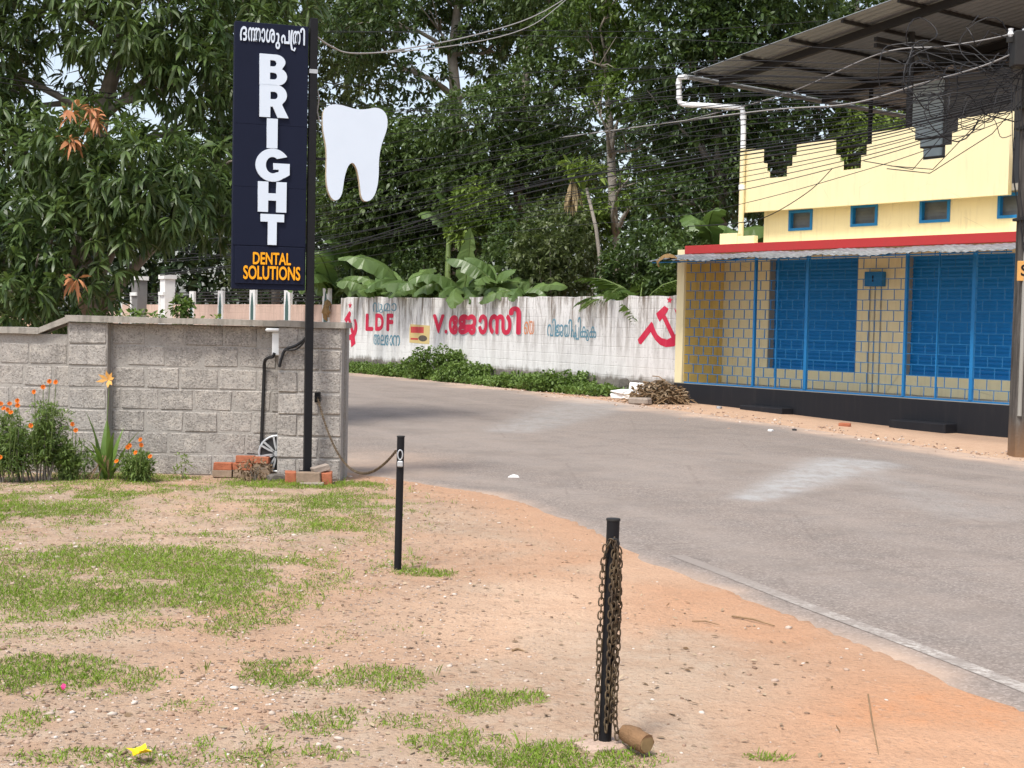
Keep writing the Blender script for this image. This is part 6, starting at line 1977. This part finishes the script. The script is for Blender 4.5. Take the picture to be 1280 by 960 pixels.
brick('mossy brick standing on edge before the sign pole base', kx + .02, ky - .04, .02, -.03, 'mossy_brick', (.24, .09, .11))
brick('flat brown brick lowest in front of the sign pole', kx + .06, ky - .11, 0, .04, 'rock', (.23, .1, .035))
brick('red brick right of the sign pole base', kx + .19, ky + .05, 0, .1, 'old_brick', (.1, .2, .125))
brick('broken pale brick leaning on the sign pole', kx + .13, ky + .04, .13, .5, 'rock', (.17, .1, .06), -.25)
brick('hidden brick behind the sign pole base', kx + .02, ky + .2, 0, 0, 'old_brick', (.24, .1, .1))
o = link('concrete_lump', stones[3].copy(), None, ((-2.357, 14.05, 0.014)[0], (-2.357, 14.05, 0.014)[1], .03), (0, 0, .5), (.24, .16, .13)); tag(o, 'grey mortar lump between the brick pile and the pier', 'rubble')

# ------------------------------------------------------------------ rubbish by the shop
fb = (2.546, 31.029)
fm = thing('foam_scrap', 'broken white foam packing beside the brushwood heap', 'packaging', (fb[0], fb[1], 0), -.7)
m = MB(); m.bbox(-.34, .3, -.2, .2, 0, .14, .03, .02); m.build('slab', M['foam_white'], fm)
m = MB(); m.bbox(.1, .5, -.08, .0, .1, .36, .02, .03); m.build('broken_flap', M['foam_white'], fm)
m = MB(); m.bbox(-.3, .05, -.22, .1, .142, .2, .02, .03); m.build('chunk', M['foam_white'], fm)
lb = (2.66, 28.956)
m = MB(); m.bbox(-.23, .23, -.12, .12, 0, .15, .03, .015); o = m.build('concrete_block', M['rock'], None, loc=(lb[0], lb[1], 0), rot=(0, 0, -.6)); tag(o, 'brown stone slab lying in front of the white foam', 'stone')
hp = (3.034, 29.376)
bh = thing('brushwood_heap', 'heap of dry brown brushwood and leaves beside the shop', 'brushwood', (hp[0] + .08, hp[1] + .25, 0))
m = MB()
for k in range(150):
    a = random.uniform(0, 2 * PI); r_ = .6 * math.sqrt(random.random()); zc = .5 * (1 - r_ / .65) * random.random()
    d = Vector((random.uniform(-1, 1), random.uniform(-1, 1), random.uniform(-.3, .5))) * random.uniform(.15, .4)
    p = Vector((math.cos(a) * r_, math.sin(a) * r_ * .7, zc + .05))
    m.tube([p - d, p + Vector((0, 0, .04)), p + d], random.uniform(.005, .014), 4)
o = m.build('twigs', M['dry_wood'], bh); o['kind'] = 'stuff'
P, d, _ = crown_points([(0, 0, .15, .58, .4, .3)], 380, .2)
P[:, 2] = np.maximum(P[:, 2], .02)
o = link('dry_leaves', rosettes(P, d, 4, .12, .4, RNG.uniform(0, .5, len(P)), 'litter_leaf', 'dry_leaves', .6, 0, .1), bh); o['kind'] = 'stuff'
for lab, (x, y), s, mt_ in (('pale stone nearest the shop corner in the rubbish strip', (3.419, 30.106), .16, 'foam_white'), ('reddish stone between the two black steps', (5.972, 25.02), .3, 'old_brick'), ('grey paper scrap on the pale road shoulder', (4.619, 22.777), .14, 'alloy_dark'),
                            ('white litter scrap lying on the dusty shoulder', (4.143, 22.313), .14, 'foam_white'), ('bluish plastic scrap below the left black step', (4.22, 28.406), .18, 'galvanised')):
    o = link('litter_stone', stones[2].copy(), None, (x, y, terrain(np.array([x]), np.array([y]))[0] + .02), (0, 0, x), (s, s * .7, s * .4)); o.data.materials.clear(); o.data.materials.append(M[mt_])
    o.name = 'stone' if 'stone' in lab else 'litter_scrap'
    tag(o, lab, 'stone' if 'stone' in lab else 'litter')
x, y = (0.038, 14.767)
m = MB(); m.prism([(-.06, 0), (.06, .0), (.045, .02), (0, .03), (-.04, .015)], -.03, .03); o = m.build('litter_scrap', M['foam_white'], None, loc=(x, y, .012)); tag(o, 'white curled scrap lying alone on the asphalt', 'litter')
# yellow fallen flower and a pink petal
x, y = (-1.346, 5.097)
yf = thing('fallen_flower', 'bright yellow fallen flower on the grass', 'flower', (x, y, .02))
for k in range(6):
    a = k * PI / 3 + .3
    m = MB(); ca, sa = math.cos(a), math.sin(a)
    m.add([(0, 0, .012), (.03 * math.cos(a - .6), .03 * math.sin(a - .6), .03), (.048 * ca, .048 * sa, .018 + .02 * (k % 2)), (.03 * math.cos(a + .6), .03 * math.sin(a + .6), .026)], [(0, 1, 2, 3)])
    m.build('petal', M['flower_yellow'], yf)
x, y = (-1.927, 6.022)
m = MB(); m.add([(0, 0, 0), (.014, -.006, .012), (.015, .0, .028), (.0, .004, .03), (-.008, .0, .018)], [(0, 1, 2, 3, 4)])
plain('pink_petal', (.6, .05, .2), .6, .2)
o = m.build('petal', M['pink_petal'], None, loc=(x, y, .01)); tag(o, 'small pink petal lying in the grass patch', 'petal')
for lab, a, b_, r_ in (('dark twig lying on the orange soil near the road', (1.278, 7.893), (1.476, 7.661), .006), ('lighter twig lying left of the dark twig', (1.031, 7.741), (1.174, 7.652), .004), ('short twig on the gravel by the left strip', (0.028, 6.95), (0.088, 6.939), .006), ('crooked twig far down on the orange soil', (1.635, 6.25), (1.431, 5.262), .0035)):
    m = MB(); a, b_ = Vector((*a, .008)), Vector((*b_, .008)); md = a.lerp(b_, .5) + Vector((0, .02, .006)); m.tube([a, md, b_], [r_, r_ * .9, r_ * .5], 6)
    o = m.build('twig', M['dry_wood']); tag(o, lab, 'twig')

# ------------------------------------------------------------------ ground cover: grass, pebbles, litter
def gz(x, y): 
    d_ = pt_seg_dist(x, y, resample(NEAR_EDGE, 260))
    nr = smooth01((9 - np.abs(x)) / 3) * smooth01((17 - y) / 3)
    return terrain(x, y) + nr * smooth01(d_ / .5) * ((vnoise(x * 1.1, y * 1.1, 3) - .5) * .05 + (vnoise(x * 6, y * 6, 5) - .5) * .022), d_
n = 1100000
x = RNG.uniform(-5.6, 1.6, n); y = 4.9 + (14.5 - 4.9) * RNG.random(n) ** 1.15
inv = np.abs(x) < y * .40 + .3
x, y = x[inv], y[inv]
z, d_ = gz(x, y)
g = grass_amount(x, y)
cl = vnoise(x * 5, y * 5, 12, 3)
p_ = np.clip((.1 * (g > .08) + .9 * g ** 1.25) * smooth01((cl - (.62 - .5 * g)) / .26), 0, 1) * (d_ > .3) * .55
k = RNG.random(len(x)) < p_
x, y, z, g = x[k], y[k], z[k], g[k]
n = len(x)
D = np.stack([RNG.normal(0, .55, n), RNG.normal(0, .55, n), np.ones(n)], 1)
L = RNG.uniform(.02, .055, n) * (.5 + .65 * g)
dry = RNG.random(n) < .2
me = leaf_mesh('grass', np.stack([x, y, z - .004], 1)[~dry], D[~dry], L[~dry], .0046, np.clip(.5 + .5 * (vnoise(x * 1.3, y * 1.3, 2, 2) - .5) + RNG.normal(0, .2, n), 0, 1)[~dry], RNG.uniform(.1, 1.1, n)[~dry], M['grass_blade'])
tag(link('grass', me), 'worn green grass growing in patches on the bare soil', 'grass', None, 'stuff')
me = leaf_mesh('dry_grass', np.stack([x, y, z - .004], 1)[dry], D[dry] * np.array([1.6, 1.6, .6]), L[dry] * 1.1, .004, RNG.random(dry.sum()), .5, M['dry_blade'])
tag(link('dry_grass', me), 'dry straw coloured blades among the green grass', 'grass', None, 'stuff')
# taller tufts
n = 2600
x = RNG.uniform(-5.4, .8, n); y = RNG.uniform(5.2, 14.3, n)
z, d_ = gz(x, y); g = grass_amount(x, y)
k = (RNG.random(n) < g * .35) & (d_ > .35)
x, y, z = x[k], y[k], z[k]
kk = 7
P = np.repeat(np.stack([x, y, z], 1), kk, 0) + RNG.normal(0, .012, (len(x) * kk, 3)) * np.array([1, 1, 0])
D = np.stack([RNG.normal(0, .4, len(P)), RNG.normal(0, .4, len(P)), np.ones(len(P))], 1)
me = leaf_mesh('grass_tufts', P, D, RNG.uniform(.05, .12, len(P)), .005, RNG.uniform(.3, .9, len(P)), RNG.uniform(.3, 1.2, len(P)), M['grass_blade'])
tag(link('grass_tufts', me), 'taller tufts of grass standing out of the worn turf', 'grass', None, 'stuff')
# pebbles
PT = []
for s_ in stones[:3]:
    bm = bmesh.new(); bmesh.ops.create_icosphere(bm, subdivisions=1, radius=.5)
    for v in bm.verts: v.co *= 1 + random.uniform(-.25, .25)
    PT.append(np.array([v.co[:] for v in bm.verts])); FT = np.array([[v.index for v in f.verts] for f in bm.faces]); bm.free()
n = 42000
x = RNG.uniform(-5.4, 3.2, n); y = 4.9 + (15.5 - 4.9) * RNG.random(n) ** 1.25
z, d_ = gz(x, y)
gv = np.clip(smooth01((-.2 - x) / 1.6 + .45), .25, 1) * np.clip(vnoise(x * 1.2, y * 1.2, 22, 2) * 2.2 - .55, .05, 1)
k = (RNG.random(n) < gv) & (d_ > .02) & (RNG.random(n) < np.clip(1.1 - .3 * (x + .3), .35, 1))
x, y, z, d_ = x[k], y[k], z[k], d_[k]
n = len(x)
size = np.exp(RNG.normal(math.log(.0095), .5, n)); size = np.minimum(size, .042)
tp = np.array(PT)[RNG.integers(0, 3, n)]
sc = size[:, None, None] * RNG.uniform(.7, 1.5, (n, 1, 3)) * np.array([1, 1, .55])
a = RNG.uniform(0, 6.28, n)
rot = np.stack([np.stack([np.cos(a), -np.sin(a), 0 * a], -1), np.stack([np.sin(a), np.cos(a), 0 * a], -1), np.stack([0 * a, 0 * a, 1 + 0 * a], -1)], 1)
V = np.einsum('nij,nvj->nvi', rot, tp * sc) + np.stack([x, y, z + size * .12], -1)[:, None]
nv, nf = tp.shape[1], len(FT)
loops = (np.arange(n)[:, None, None] * nv + FT[None]).reshape(-1)
t = NT('pebble_mix'); tn = t.attr('tone')
M['pebble_mix'] = t.done(t.ramp(tn, [(0, (.2, .13, .09)), (.3, (.38, .26, .19)), (.6, (.42, .33, .27)), (.85, (.52, .44, .37)), (1, (.64, .58, .52))]), .9, .15)
me = np_mesh('pebbles', V.reshape(-1, 3), loops, np.arange(n * nf) * 3, np.full(n * nf, 3), M['pebble_mix'], {'tone': np.repeat(RNG.random(n) ** 1.3, nv)})
tag(link('pebbles', me), 'scattered pebbles and grit on the reddish soil', 'pebbles', None, 'stuff')
# fallen leaf bits
n = 3400
x = RNG.uniform(-5.4, 1.6, n); y = 5 + 9.3 * RNG.random(n) ** 1.1
z, d_ = gz(x, y)
k = (d_ > .25) & (RNG.random(n) < np.clip(.9 - x * .35, .1, 1) * .8)
x, y, z = x[k], y[k], z[k]; n = len(x)
me = leaf_mesh('leaf_litter', np.stack([x, y, z + .006], 1), np.stack([RNG.normal(0, 1, n), RNG.normal(0, 1, n), RNG.normal(0, .15, n)], 1), RNG.uniform(.02, .055, n), RNG.uniform(.008, .02, n), RNG.random(n), RNG.uniform(-.3, .3, n), M['litter_leaf'], flat=.25)
tag(link('leaf_litter', me), 'small dry leaves and straw bits strewn on the soil', 'leaves', None, 'stuff')
# grit along the far shoulder
n = 2200
s_ = RNG.random(n); q = resample(FAR_EDGE, 400)
i_ = RNG.integers(90, 300, n)
x = q[i_, 0] + RNG.normal(.15, .45, n); y = q[i_, 1] + RNG.normal(.15, .4, n)
z = terrain(x, y)
size = np.minimum(np.exp(RNG.normal(math.log(.025), .5, n)), .09)
tp = np.array(PT)[RNG.integers(0, 3, n)]
V = tp * (size[:, None, None] * RNG.uniform(.7, 1.5, (n, 1, 3)) * np.array([1, 1, .6])) + np.stack([x, y, z + .012], -1)[:, None]
loops = (np.arange(n)[:, None, None] * nv + FT[None]).reshape(-1)
me = np_mesh('shoulder_grit', V.reshape(-1, 3), loops, np.arange(n * nf) * 3, np.full(n * nf, 3), M['pebble_mix'], {'tone': np.repeat(RNG.random(n), nv)})
tag(link('shoulder_grit', me), 'stones and grit along the far road shoulder', 'gravel', None, 'stuff')
